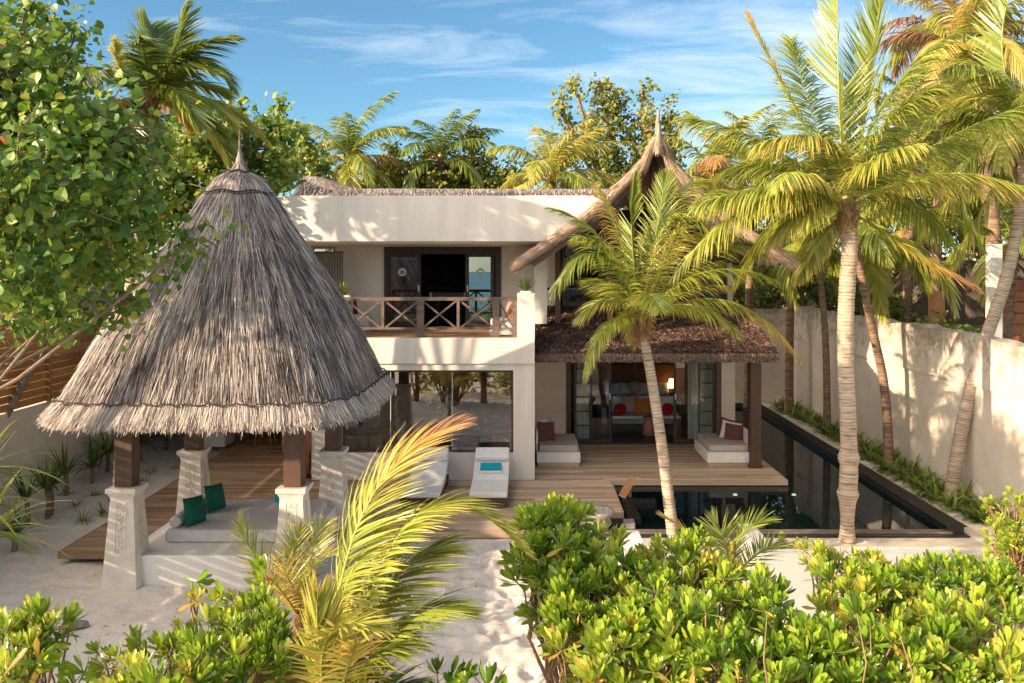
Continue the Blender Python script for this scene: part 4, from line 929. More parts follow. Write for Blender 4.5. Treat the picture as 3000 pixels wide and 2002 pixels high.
def roundc(name, c, R_, mat, label):
    b = MB(); vs = []; n = 20; c = Vector(c)
    prof = [(0.0, -.07), (.6, -.06), (.95, -.03), (1, 0), (.95, .03), (.6, .06), (0.0, .07)]
    for rr, yy in prof:
        for j in range(n): a = 2 * PI * j / n; vs.append((c.x + rr * R_ * math.cos(a), c.y + yy, c.z + rr * R_ * math.sin(a)))
    fs = [(i * n + j, i * n + (j + 1) % n, (i + 1) * n + (j + 1) % n, (i + 1) * n + j) for i in range(len(prof) - 1) for j in range(n)]
    b.add(vs, fs, True); tag(b.build(name, mat), label, 'cushion')
roundc('round_cushion', P(1423, 940, 25.9), .19, M['red_fab'], 'round red cushion at the left end of the bedroom sofa')
roundc('round_cushion', P(1532, 939, 25.9), .19, M['red_fab'], 'round red cushion at the right end of the bedroom sofa')
roundc('round_cushion', P(1456, 889, 27.9), .22, M['cushion_taupe'], 'round beige cushion propped on the white bed')
cushion('cushion', P(1448, 927, 26.05), .5, .5, .14, M['striped'], 'striped square cushion on the bedroom sofa')
cushion('cushion', P(1473, 931, 25.95), .48, .45, .14, M['orange_fab'], 'ochre orange cushion in the middle of the bedroom sofa')
b = MB(); c = P(1489, 985, 25.2); b.lathe((c.x, 25.2, .035), [(.20, 0), (.16, .3), (.12, .5), (.2, .52), (.2, .54)], 20); tag(b.build('side_table', M['pink_fab']), 'small flared rose coloured side table in front of the sofa', 'side table')
r = empty('bedside_lamp', (4.75, 28.3, .6), 'lit table lamp with warm shade beside the bed', 'lamp')
b = MB(); c = P(1541, 880, 28.2); b.lathe((c.x, 28.2, c.z - .15), [(.13, 0), (.08, .3)], 16); b.build('lamp_shade', M['shade_lit'], r)
b = MB(); b.lathe((c.x, 28.2, c.z - .45), [(.07, 0), (.02, .05), (.02, .32)], 10); b.build('lamp_base', M['black_metal'], r)
b = MB(); b.box(c.x - .25, c.x + .25, 28.0, 28.5, .03, c.z - .452, tint=.3); tag(b.build('bedside_table', M['wood_dark']), 'dark bedside table under the lit lamp', 'table')
r = empty('upstairs_bed', (1.9, 25, 4), 'bed with teal cover glimpsed in the upstairs gable room', 'bed')
b = MB(); b.box(1.0, 2.6, 24.2, 26, 4.01, 4.5); b.build('bed_base', M['orange_fab'], r); b = MB(); b.box(.95, 2.65, 24.15, 26, 4.501, 4.75); b.build('bed_cover', M['teal_fab'], r)
# flat stone on the sand
b = MB(); vs = []; n = 14; c = P(168, 1435, 12.35); 
for zz, k in ((0, 1), (.05, .92)):
    for j in range(n): a = 2 * PI * j / n; q = k * (1 + .18 * math.sin(3 * a + 1)); vs.append((c.x + .2 * q * math.cos(a), 12.35 + .12 * q * math.sin(a), GZ + zz))
b.add(vs, [tuple(range(n, 2 * n))] + [(j, (j + 1) % n, (j + 1) % n + n, j + n) for j in range(n)]); tag(b.build('flat_stone', M['stone_grey']), 'flat pale stone lying on the shaded sand at the left', 'stone')

# ================================================================== PLANTS
WIND = np.array([.5, -.1, 0.])
def frond(base, mid, tip, Lmax=.75, droop=.8, tint=.45, n=70, W=.036, start=.13, browntip=.18, k=4, wind=.25, lift=.1, fa=(40, 68), side_bend=None, flat=1.0, browning=0.0):
    base, mid, tip = (np.array(tuple(q), float) for q in (base, mid, tip))
    c = 2 * mid - .5 * (base + tip)
    t = np.linspace(start, .995, n) + rs.normal(0, .004, n); t = np.clip(t, start * .8, 1)
    B = lambda t: ((1 - t) ** 2)[:, None] * base + (2 * t * (1 - t))[:, None] * c + (t ** 2)[:, None] * tip
    dB = lambda t: nrm((2 * (1 - t))[:, None] * (c - base) + (2 * t)[:, None] * (tip - c))
    up0 = np.array([0, 0, 1.]); out = []
    span = tip - base; horiz = np.array([span[0], span[1], 0]); 
    if np.linalg.norm(horiz) < .3: horiz = np.array([.3, -1, 0])
    Sfix = nrm(np.cross(nrm(horiz), up0))
    L0 = np.interp(t, [0, .13, .35, .6, .85, 1], [.25, .5, .95, 1, .72, .32]) * Lmax
    for sg in (-1, 1):
        p = B(t); T = dB(t); S = np.cross(T, up0); m = np.linalg.norm(S, axis=1, keepdims=True)
        S = nrm(S * m + Sfix * (1 - np.clip(m * 1.5, 0, 1)) + 1e-5)
        N_ = nrm(np.cross(S, T)); N_ = np.where(N_[:, 2:3] < -.05, -N_, N_)
        al = np.radians(np.interp(t, [0, 1], [90 - fa[0], 90 - fa[1]])) + rs.normal(0, .05, n); al = np.pi / 2 - al
        # angle between leaflet and rachis: wide at base, narrow at tip
        ang = np.radians(np.interp(t, [0, .5, 1], [62, 50, 22])) + rs.normal(0, .07, n)
        D = T * np.cos(ang)[:, None] + S * (sg * np.sin(ang))[:, None] * flat + N_ * (lift + rs.normal(0, .10, n))[:, None]
        bend = np.array([[0, 0, -1.]]) * (droop * rs.uniform(.7, 1.3, n))[:, None] + WIND * wind
        if side_bend is not None: bend = bend + np.array(side_bend)
        Wd = nrm(T + N_ * rs.normal(0, .35, n)[:, None])
        tn = np.clip(tint + rs.normal(0, .07, n) + browning * (t - .4).clip(0), 0, 1)
        L = L0 * rs.uniform(.85, 1.1, n)
        out.append(ribbons(p, D, Wd, L, W * rs.uniform(.75, 1.15, n), [.55, 1, .85, .5, .06][:k] + [.06] if k < 4 else [.55, 1, .85, .5, .06], bend=bend, tint=tn, tip=browntip * rs.uniform(.4, 1.2)))
    tt = np.linspace(0, 1, 14); out.append(tube_np(B(tt), np.interp(tt, [0, .15, 1], [.035, .022, .005]) * (Lmax / .75) ** .5, 5, min(.62, tint + .18)))
    return out
def auto_fronds(c, nf, L, seed, el=(75, -25), tint=(.3, .55), dead=.1, **kw):
    r = random.Random(seed); out = []
    for i in range(nf):
        az = i * 2.39996 + r.uniform(-.25, .25); f = (i + .5) / nf; e = math.radians(el[0] + (el[1] - el[0]) * f + r.uniform(-8, 8)); l = L * r.uniform(.85, 1.1)
        h = np.array([math.cos(az), math.sin(az), 0]); up = np.array([0, 0, 1.]); b0 = np.array(tuple(c))
        mid = b0 + (h * math.cos(e) + up * math.sin(e)) * l * .5 + WIND * .12 * l
        e2 = e - math.radians(35 + 25 * f); tip = mid + (h * math.cos(e2) + up * math.sin(e2)) * l * .5 + WIND * .22 * l
        tn = r.uniform(*tint) + (.4 if r.random() < dead * f * 2 else 0)
        out.append(dict(base=b0, mid=mid, tip=tip, tint=tn, **kw))
    return out
def palm(label, trunk, rad, fr_specs, cat='palm tree', group=None, knots=(), fiber=True, rings=.06, name='coconut_palm', taper=.75, merge=False, bark='ptrunk'):
    r = empty(name, trunk[0], label, cat, group)
    pts = [Vector(p) for p in trunk]
    # resample with Catmull-Rom
    dense = []
    for i in range(len(pts) - 1):
        p0 = pts[max(i - 1, 0)]; p1 = pts[i]; p2 = pts[i + 1]; p3 = pts[min(i + 2, len(pts) - 1)]; m = max(2, int((p2 - p1).length / rings * 2))
        for j in range(m):
            t = j / m; dense.append(.5 * ((2 * p1) + (p2 - p0) * t + (2 * p0 - 5 * p1 + 4 * p2 - p3) * t * t + (3 * p1 - p0 - 3 * p2 + p3) * t ** 3))
    dense.append(pts[-1]); K = len(dense); rr = []; tn = []; rg = random.Random(len(label))
    for i, p in enumerate(dense):
        f = i / (K - 1); q = rad * (1 - (1 - taper) * f) * (1 + .35 * math.exp(-f * 18)) * (1.05 if i % 2 else .965) * (1 + rg.uniform(-.02, .02))
        for kz, ka, kw in knots: q *= 1 + ka * math.exp(-((p.z - kz) / kw) ** 2)
        rr.append(q); tn.append(.5 + (.2 if i % 2 else -.25) + rg.uniform(-.1, .1))
    b = MB(); b.tube(dense, rr, 14, tints=tn); b.build('trunk', M[bark], r)
    top = pts[-1]
    if fiber:
        n = 260; a = rs.rand(n) * 2 * PI; d = np.stack([np.cos(a), np.sin(a), 0 * a], -1); hh = rs.rand(n)
        p = np.array(tuple(top)) + d * (rad * taper * 1.05) + np.array([0, 0, 1.]) * (hh * .5 - .35)[:, None]
        q = ribbons(p, d * .5 + np.array([0, 0, 1.]) * rs.normal(.2, .9, n)[:, None], np.cross(d, [0, 0, 1.]), rs.uniform(.12, .34, n) * rad / .15, .03, [1, .7, .3], tint=rand_tint(n, .985, .03))
        grow_mesh('crown_fibre', [q, tube_np([np.array(tuple(top)) + [0, 0, -.3], np.array(tuple(top)) + [0, 0, .1], np.array(tuple(top)) + [0, 0, .45]], [rad * taper, rad * 1.15 * taper, rad * .5], 9, .72)], M['palm'], r)
    if merge:
        grow_mesh('crown', [x for s in fr_specs for x in frond(**s)], M['palm'], r)
    else:
        for s in fr_specs: grow_mesh('frond', frond(**s), M['palm'], r)
    return r
def FS(c, mid, tip, dm=0, dt=0, **kw):
    """frond spec from photo positions: c crown point; mid/tip (px,py) at crown depth + dm/dt"""
    Yc = c[1]; return dict(base=c, mid=P(mid[0], mid[1], Yc + dm), tip=P(tip[0], tip[1], Yc + dt), **kw)
def TR(pts, Y0, Y1, base=None):
    n = len(pts); out = [P(px, py, Y0 + (Y1 - Y0) * i / (n - 1)) for i, (px, py) in enumerate(pts)]
    out[0].z = min(out[0].z, GZ); out.insert(0, out[0] + Vector((0, 0, -.4))); return out
# P1 - slender palm in front of the veranda
c = P(1472, 738, 16.75)
k1 = dict(Lmax=.66, W=.025, browntip=.28, droop=.8, tint=.42, n=115, wind=.1)
def up(d, **k): q = dict(d); q.update(k); return q
f = [FS(c, (1395, 745), (1343, 868), -.5, -.9, **up(k1, droop=1.2, tint=.48, Lmax=.5)), FS(c, (1368, 583), (1262, 690), -.5, -1.0, **up(k1, tint=.33, droop=1.1, Lmax=.62)),
     FS(c, (1388, 560), (1265, 478), .2, .5, **up(k1, tint=.42, droop=.7)), FS(c, (1420, 540), (1372, 430), .3, .6, **up(k1, tint=.72, droop=1.3, browntip=.3)),
     FS(c, (1450, 545), (1455, 398), 0, .1, **up(k1, tint=.33, droop=.0, lift=.5, Lmax=.5, flat=.4)), FS(c, (1508, 520), (1530, 400), .4, .9, **up(k1, tint=.38, droop=.3, flat=.6)),
     FS(c, (1540, 500), (1648, 560), -.2, -.5, **up(k1, tint=.45, droop=.9)), FS(c, (1605, 628), (1775, 640), -.4, -.8, **up(k1, tint=.50, droop=1.0, Lmax=.72)),
     FS(c, (1665, 690), (1835, 825), -.3, -.9, **up(k1, tint=.50, droop=1.1, Lmax=.66, browning=.5)), FS(c, (1400, 660), (1355, 640), .6, 1.3, **up(k1, tint=.4)),
     FS(c, (1560, 650), (1650, 600), .7, 1.4, **up(k1, tint=.42)), FS(c, (1480, 560), (1590, 440), .5, 1.2, **up(k1, tint=.6, droop=1.1)),
     FS(c, (1410, 600), (1330, 545), -.6, -1.1, **up(k1, tint=.46, droop=.9)), FS(c, (1520, 610), (1560, 520), -.5, -1.2, **up(k1, tint=.66, droop=1.2, n=60)), FS(c, (1565, 520), (1668, 440), .3, .7, **up(k1, tint=.5, droop=1.0, Lmax=.8)), FS(c, (1540, 470), (1640, 420), .8, 1.4, **up(k1, tint=.55, droop=1.2, Lmax=.8)), FS(c, (1600, 590), (1740, 560), .4, .8, **up(k1, tint=.48, droop=1.1, Lmax=.8)), FS(c, (1590, 470), (1715, 470), .2, .4, **up(k1, tint=.5, droop=1.2, Lmax=.8)), FS(c, (1590, 540), (1760, 590), .5, .9, **up(k1, tint=.44, droop=1.2, Lmax=.8))] + auto_fronds(c, 7, 1.9, 9, (50, 10), (.36, .6), dead=0, **{q: v for q, v in k1.items() if q != 'tint'})
palm('slender coconut palm with curved ringed trunk standing in front of the veranda', TR([(1545, 1215), (1536, 1160), (1524, 1060), (1508, 950), (1492, 850), (1473, 752)], 16.35, 16.75), .118, f, taper=.8)
# P2 - the big palm
c = P(1943, 478, 16.05)
k2 = dict(Lmax=1.0, W=.036, droop=1.05, tint=.50, n=140, browntip=.25, wind=.15)
f = [FS(c, (1925, 215), (1922, -40), .2, .2, **up(k2, droop=-.05, lift=.55, tint=.45, flat=.45)), FS(c, (1812, 225), (1716, 35), .3, .6, **up(k2, Lmax=.62, droop=.6, tint=.5, browning=.4)),
     FS(c, (1845, 400), (1790, 420), -.9, -1.9, **up(k2, tint=.55, droop=1.3, Lmax=.7)), FS(c, (1755, 330), (1562, 270), .3, .6, **up(k2, droop=1.2, tint=.48)),
     FS(c, (1745, 462), (1552, 628), -.6, -1.2, **up(k2, droop=1.25, tint=.55, Lmax=.85)), FS(c, (1765, 432), (1632, 480), .5, 1.0, **up(k2, droop=1.3, tint=.48, Lmax=.75)),
     FS(c, (2170, 398), (2440, 470), -.5, -1.2, **up(k2, droop=1.3, tint=.55, Lmax=1.0)), FS(c, (2030, 235), (2200, 68), -.2, -.3, **up(k2, droop=1.0, tint=.38, Lmax=.95)),
     FS(c, (2150, 330), (2400, 225), .2, .4, **up(k2, droop=1.3, tint=.45)), FS(c, (2070, 560), (2245, 665), -.6, -1.3, **up(k2, droop=.35, tint=.58, Lmax=.62, browning=.6, flat=.9)),
     FS(c, (1990, 210), (2025, -10), .3, .5, **up(k2, droop=.1, tint=.40, flat=.5, lift=.4)), FS(c, (1870, 280), (1815, 90), .8, 1.6, **up(k2, tint=.45, droop=.9)),
     FS(c, (2060, 300), (2110, 150), .8, 1.6, **up(k2, tint=.48, droop=.9)), FS(c, (1880, 560), (1830, 640), .6, 1.2, **up(k2, tint=.5, droop=1.2, Lmax=.6)),
     FS(c, (2060, 450), (2180, 560), .8, 1.5, **up(k2, tint=.42, droop=1.2)), FS(c, (1890, 330), (1740, 330), -.4, -.9, **up(k2, tint=.6, droop=1.1)),
     FS(c, (2000, 380), (2110, 330), -1.0, -2.0, **up(k2, tint=.52, droop=1.2)), FS(c, (1860, 470), (1760, 560), -.2, .1, **up(k2, tint=.5, droop=1.2, Lmax=.7)), FS(c, (1790, 430), (1600, 470), -.4, -.9, **up(k2, tint=.5, droop=1.3)), FS(c, (1800, 500), (1690, 640), .8, 1.2, **up(k2, tint=.5, droop=1.2)), FS(c, (1790, 380), (1650, 400), 1.0, 1.8, **up(k2, tint=.42, droop=1.2)), FS(c, (2080, 350), (2230, 330), .9, 1.6, **up(k2, tint=.46, droop=1.2)), FS(c, (2030, 300), (2150, 200), -.6, -1.2, **up(k2, tint=.42, droop=1.1))]
palm('tallest coconut palm with thick pale trunk and knobbly rings in front of the pool', TR([(1944, 1250), (1945, 1150), (1948, 1070), (1946, 960), (1941, 860), (1940, 760), (1944, 660), (1950, 560), (1944, 490)], 16.0, 16.05), .155, f,
     knots=((Z(1050, 16), .30, .10), (Z(1135, 16), .28, .09), (Z(1095, 16), .12, .25), (Z(1200, 16), -.22, .3)), taper=.95)
kb = dict(Lmax=.85, W=.06, droop=1.1, n=56, browntip=.12, k=3, wind=.4)
kf = dict(Lmax=.9, W=.05, droop=1.1, n=84, browntip=.12, wind=.2)
# P3, P4, P5, P6 along the right
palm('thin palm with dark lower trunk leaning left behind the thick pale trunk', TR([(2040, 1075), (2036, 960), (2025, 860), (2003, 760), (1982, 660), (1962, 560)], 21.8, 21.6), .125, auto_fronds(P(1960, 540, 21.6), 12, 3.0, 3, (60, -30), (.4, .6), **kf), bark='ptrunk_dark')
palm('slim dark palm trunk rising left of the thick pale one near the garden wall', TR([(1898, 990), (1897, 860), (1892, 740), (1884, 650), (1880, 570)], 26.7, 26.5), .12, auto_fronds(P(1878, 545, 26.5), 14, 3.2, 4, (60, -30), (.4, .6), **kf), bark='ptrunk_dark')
c5 = P(2352, 300, 18.6)
palm('leaning palm with ringed grey trunk at the right edge by the garden wall', TR([(2184, 1140), (2196, 1050), (2222, 920), (2262, 780), (2306, 650), (2335, 520), (2348, 400), (2352, 320)], 19.1, 18.6), .155,
     auto_fronds(c5, 18, 3.2, 5, (75, -35), (.42, .62), **kf) + [FS(c5, (2200, 430), (2080, 590), 1, 1.6, **up(kf, tint=.58, droop=1.5, Lmax=.9)), FS(c5, (2260, 470), (2180, 620), .6, 1, **up(kf, tint=.6, droop=1.5, Lmax=.9)), FS(c5, (2300, 120), (2330, -40), 0, 0, **up(kf, tint=.4, droop=.1, lift=.5, flat=.5)),
        FS(c5, (2180, 250), (2040, 330), .6, 1.0, **up(kf, tint=.45))])
c6 = P(2215, 120, 24)
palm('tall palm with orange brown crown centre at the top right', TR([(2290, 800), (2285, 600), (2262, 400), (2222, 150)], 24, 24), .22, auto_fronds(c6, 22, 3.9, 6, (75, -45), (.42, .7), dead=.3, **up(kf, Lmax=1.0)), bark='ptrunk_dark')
palm('palm mostly above the frame at the upper right corner', [(13.2, 27, GZ), (13.1, 27, 5), (13.6, 27, 12.2)], .2, auto_fronds((13.6, 27, 12.4), 16, 3.8, 8, (60, -50), (.45, .7), dead=.3, **up(kf, Lmax=1.0)), bark='ptrunk_dark')
# background palms
bg = [((1640, 420), 27.5, 16, 3.0, 'yellow green palm behind the gable roof left of the tallest palm', (.45, .62)), ((1735, 395), 31, 15, 3.2, 'palm in the gap between the gable and the tallest palm', (.42, .6)), ((1265, 415), 29, 16, 2.9, 'yellow green palm rising behind the roof right of centre', (.45, .66)),
      ((800, 372), 33, 16, 3.0, 'golden palm rising behind the left end of the thatch ridge', (.40, .62)), ((1012, 372), 34, 15, 2.8, 'dark palm with one upright frond behind the middle of the roof', (.2, .4)), ((1560, 470), 30, 12, 2.6, 'low palm right behind the gable roof', (.4, .6)),
      ((2100, 330), 27, 18, 3.6, 'broad palm directly behind the right side of the tallest palm', (.4, .6)), ((1830, 450), 30, 14, 3.2, 'palm behind the left side of the tallest palm', (.38, .58)), ((2330, 560), 25, 14, 3.4, 'drooping palm behind the garden wall at the far right', (.42, .62)), ((2120, 520), 29, 14, 3.2, 'drooping palm behind the garden wall beside the timber post', (.35, .55))]
for i, ((px, py), Y, n, L, lb, tr) in enumerate(bg):
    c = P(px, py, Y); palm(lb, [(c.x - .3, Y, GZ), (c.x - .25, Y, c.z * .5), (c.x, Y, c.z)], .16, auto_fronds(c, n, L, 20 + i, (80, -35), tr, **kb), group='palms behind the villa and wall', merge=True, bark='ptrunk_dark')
c = P(345, 235, 17)
fb = auto_fronds(c, 16, 2.2, 31, (65, -40), (.15, .4), **up(kf, Lmax=.8, wind=1.3, droop=.7)) + [FS(c, (400, 130), (425, 15), 0, 0, **up(kf, Lmax=.8, tint=.25, wind=1.5, droop=.2)), FS(c, (450, 140), (530, 200), 0, 0, **up(kf, Lmax=.85, tint=.28, wind=1.2)), FS(c, (440, 215), (540, 290), -.3, -.6, **up(kf, Lmax=.75, tint=.55, wind=.8)), FS(c, (290, 180), (262, 95), 0, 0, **up(kf, Lmax=.6, tint=.6, wind=.8)), FS(c, (370, 120), (340, 60), .3, .6, **up(kf, Lmax=.9, tint=.25, wind=1.6, droop=.2))]
palm('wind blown dark coconut palm above the leafy tree at the upper left', [(c.x - .6, 17, GZ), (c.x - .4, 17, 4), (c.x, 17, c.z)], .18, fb)

# foreground palm
c = P(765, 1690, 7.6); kg = dict(Lmax=.70, W=.026, n=150, browntip=.15, wind=.1, droop=.25)
f = [FS(c, (822, 1205), (1045, 975), .3, .7, **up(kg, tint=.50, droop=.10, Lmax=.76, browning=.85, browntip=.10, lift=.15, n=150, W=.024, side_bend=(.7, 0, .05))), FS(c, (880, 1370), (1010, 1262), .3, .4, **up(kg, tint=.50, droop=.3, Lmax=.76, n=110, side_bend=(1.0, 0, 0))),
     FS(c, (800, 1330), (960, 1165), .1, .3, **up(kg, tint=.58, droop=.5, Lmax=.5, browntip=.3, n=100, side_bend=(.6, 0, 0))), FS(c, (900, 1450), (1060, 1400), .0, .0, **up(kg, tint=.45, droop=.4, Lmax=.62, n=90, side_bend=(1.0, 0, 0))), FS(c, (945, 1195), (1205, 1268), .0, .3, **up(kg, tint=.54, droop=.45, Lmax=.52, browntip=.3, side_bend=(.7, 0, .1))), FS(c, (748, 1470), (885, 1450), -.6, -.9, **up(kg, tint=.62, droop=.15, Lmax=.42, n=80)),
     FS(c, (735, 1520), (728, 1372), -.4, -.5, **up(kg, tint=.62, droop=-.1, Lmax=.5, flat=.5, lift=.4)), FS(c, (830, 1400), (935, 1215), .5, .8, **up(kg, tint=.42, droop=.9, Lmax=.42, browntip=.5)),
     FS(c, (840, 1530), (930, 1470), -.2, -.1, **up(kg, tint=.40, droop=.5, Lmax=.55)), FS(c, (790, 1560), (820, 1480), -.7, -1.0, **up(kg, tint=.7, droop=.6, Lmax=.45, n=60)),
     FS(c, (860, 1600), (1000, 1600), .1, .2, **up(kg, tint=.3, droop=.5, Lmax=.6)), FS(c, (690, 1560), (660, 1500), .2, .4, **up(kg, tint=.5, droop=.6, Lmax=.45))]
palm('wind bent foreground palm top with an orange tipped frond in front of the deck', [(c.x, 7.6, GZ), (c.x, 7.6, .2), (c.x, 7.6, c.z)], .13, f, fiber=True)
c = P(688, 1420, 10.4); ky = dict(Lmax=.42, W=.018, n=50, wind=0, droop=.15, tint=.56, browntip=.2)
f = [FS(c, (600, 1300), (550, 1208), .1, .1, **up(ky, Lmax=.55)), FS(c, (672, 1300), (690, 1215), .2, .3, **up(ky, flat=.8)), FS(c, (720, 1300), (790, 1275), -.1, -.2, **up(ky, Lmax=.4)), FS(c, (715, 1270), (745, 1208), .3, .5, **ky), FS(c, (640, 1350), (610, 1330), -.3, -.5, **up(ky, tint=.75)), FS(c, (740, 1380), (790, 1390), -.2, -.4, **up(ky, tint=.7)), FS(c, (670, 1350), (640, 1290), -.1, -.1, **up(ky, tint=.72))]
palm('small yellow orange young palm in front of the carved right pillar', [(c.x, 10.4, GZ), (c.x, 10.4, .3), (c.x, 10.4, c.z)], .06, f, name='young_palm')
c = P(1680, 1330, 9.8)
f = [FS(c, (1700, 1230), (1768, 1196), 0, 0, **up(ky, tint=.4, Lmax=.4)), FS(c, (1740, 1270), (1790, 1250), .2, .3, **up(ky, tint=.42)), FS(c, (1600, 1240), (1515, 1182), 0, 0, **up(ky, tint=.8, Lmax=.25)), FS(c, (1665, 1250), (1640, 1200), .1, .2, **up(ky, tint=.5))]
palm('young palm poking out of the bushes just in front of the pool edge', [(c.x, 9.8, GZ), (c.x, 9.8, .3), (c.x, 9.8, c.z)], .06, f, name='young_palm')

# ------------------------------------------------------------------ broad-leaved trees
def tree(label, base, blobs, dens, leaf, mat, tint=.5, trunk_r=.18, cl_r=.28, lpc=26, k=3, name='broadleaf_tree', up=.45, fold=.0, twig=True, seed=1, hang=0.0):
    """blobs: (x,y,z,rx,ry,rz); dens: clumps per blob m2-ish"""
    r_ = np.random.RandomState(seed); root = empty(name, base, label, 'tree')
    tb = []; lv = []; base = np.array(tuple(base), float); cen = np.mean([b_[:3] for b_ in blobs], 0)
    fork = base * .45 + cen * .55; fork[2] = base[2] + (cen[2] - base[2]) * .5
    tb.append(tube_np([base - [0, 0, .3], base * .6 + fork * .4 + r_.normal(0, .1, 3), fork], [trunk_r * 1.2, trunk_r, trunk_r * .8], 10))
    for (x, y, z, rx, ry, rz) in blobs:
        bc = np.array([x, y, z]); m = fork * .5 + bc * .5 + np.array([0, 0, -.15 * rz]) + r_.normal(0, .15, 3)
        tb.append(tube_np([fork, m, bc - [0, 0, rz * .2], bc + [0, 0, rz * .5]], [trunk_r * .6, trunk_r * .4, trunk_r * .22, .02], 7))
        n = max(4, int(dens * (rx * ry + ry * rz + rx * rz))); d = nrm(r_.normal(0, 1, (n, 3))); q = r_.rand(n) ** .42
        q = q * (1 + .28 * (vnoise(d[:, 0] * 2.2 + x + 50, d[:, 2] * 2.2 + y + 50, 5) - .5) * 2)
        cc = bc + d * q[:, None] * np.array([rx, ry, rz])
        if twig:
            for i in range(0, n, 1 if n < 160 else 2):
                s0 = bc + (cc[i] - bc) * .25 + r_.normal(0, .1, 3); mm = (s0 + cc[i]) / 2 + r_.normal(0, .08, 3)
                tb.append(tube_np([s0, mm, cc[i]], [trunk_r * .10 + .008, .012, .006], 4))
        N = n * lpc; ci = np.repeat(np.arange(n), lpc); off = r_.normal(0, 1, (N, 3)) * cl_r * .55; p = cc[ci] + off
        outw = nrm(p - bc); nor = nrm(outw * .5 + np.array([-.35, -.25, up]) + r_.normal(0, .55, (N, 3)))
        D = nrm(np.cross(nor, r_.normal(0, 1, (N, 3)))); D = nrm(D + np.array([0, 0, -hang]))
        S = np.cross(nor, D); sz = leaf * r_.uniform(.5, 1.3, N)
        ct = r_.normal(0, .12, n)[ci]
        tn = np.clip(tint + ct + r_.normal(0, .14, N) + (r_.rand(N) < .006) * .4, 0, 1)
        prof = [.50, 1.06, .98, .52, .03] if k >= 5 else ([.55, 1., .75, .05] if k == 4 else [.5, 1.05, .1])
        lv.append(ribbons(p, D, S, sz, sz * .95 if k >= 4 else sz * .8, prof, bend=-nor * r_.uniform(.1, .7, (N, 1)), tint=tn, fold=fold))
    grow_mesh('trunk', tb, M['bark'], root); grow_mesh('crown', lv, mat, root, smooth=False)
    return root
def BL(px, py, Y, rx, ry, dr=None):
    c = P(px, py, Y); s_ = Y / F; return (c.x, c.y, c.z, rx * s_, (dr or (rx + ry) * .5 * s_), ry * s_)
# big leafy tree at the left
bl = [BL(30, 450, 8.2, 280, 220, 1.1), BL(-60, 180, 9.0, 200, 170, 1.2), BL(60, 110, 10, 90, 90, .8), BL(215, 330, 9.2, 190, 110, 1.0), BL(80, 300, 10, 170, 150, 1.2), BL(250, 500, 9.2, 120, 80, .7), BL(40, 640, 8.0, 120, 60, .7),
      BL(300, 690, 10.0, 60, 34, .35), BL(440, 555, 9.6, 70, 18, .25), BL(170, 85, 10, 24, 38, .2), BL(-260, 330, 10, 320, 300, 1.6), BL(200, 610, 9.4, 110, 60, .6), BL(110, 735, 9.8, 90, 26, .3), BL(75, 20, 10, 30, 26, .25), BL(150, 700, 9.5, 60, 30, .3), BL(60, 700, 9.5, 90, 50, .5), BL(20, 600, 9, 120, 60, .6)]
tree('large leafy tree with heart shaped leaves filling the upper left', (-9.5, 8.0, GZ), bl, 25, .096, M['leaf_tree'], .47, .055, .32, 26, 5, fold=.12, seed=2, hang=.4)
# same tree's neighbours: off to the left, they throw the leafy shade on the villa front
tree('tall leafy tree beyond the left edge shading the villa front', (-13.0, 13.5, GZ), [(-11.4, 14.6, 9.9, 1.2, .9, .6), (-10.4, 15.4, 9.3, .6, .7, .35), (-12.6, 13.4, 10.6, 1.2, 1.2, .7), (-14.0, 12.6, 10.6, 1.4, 1.4, .9), (-10.6, 13.7, 10.2, .7, .8, .45), (-11.6, 15.6, 9.2, .6, .6, .3)], 4.2, .16, M['leaf_tree'], .42, .1, .36, 14, 3, seed=3)
tree('leafy tree beyond the left edge shading the gazebo roof', (-12.6, 8.6, GZ), [(-11.2, 10.8, 8.3, 1.6, 1.6, 1.1), (-12.8, 9.2, 8.0, 1.6, 1.6, .9)], 15, .16, M['leaf_tree'], .42, .2, .36, 16, 3, seed=4)
tree('leafy tree behind the gazebo spire', (-7.2, 25, GZ), [BL(560, 360, 21, 120, 90, 1.2), BL(620, 300, 21, 40, 40, .5), BL(470, 320, 20, 90, 70, 1), BL(640, 250, 22, 12, 22, .2), BL(420, 420, 19.5, 120, 100, 1), BL(555, 250, 21, 15, 24, .2), BL(600, 480, 20, 50, 45, .6)], 22, .15, M['leaf_tree'], .58, .12, .26, 22, 4, seed=5, hang=.3)
tree('small leafy tree rising behind the horn shaped left end of the ridge', (-8.5, 29, GZ), [BL(650, 400, 28, 60, 60, .9), BL(700, 350, 28, 45, 45, .7), BL(690, 300, 28, 22, 24, .4), BL(730, 390, 29, 30, 40, .6)], 16, .17, M['leaf_tree'], .6, .12, .3, 22, 3, seed=25)
tree('leafy green tree filling the gap left of the gazebo roof', (-12.2, 17.5, GZ), [BL(330, 450, 21, 170, 120, 1.2), BL(180, 500, 20, 200, 140, 1.2), BL(430, 350, 21, 80, 60, .8), BL(60, 560, 17.5, 160, 120, 1.0)], 16, .15, M['leaf_tree'], .5, .1, .28, 20, 4, seed=6, hang=.3)
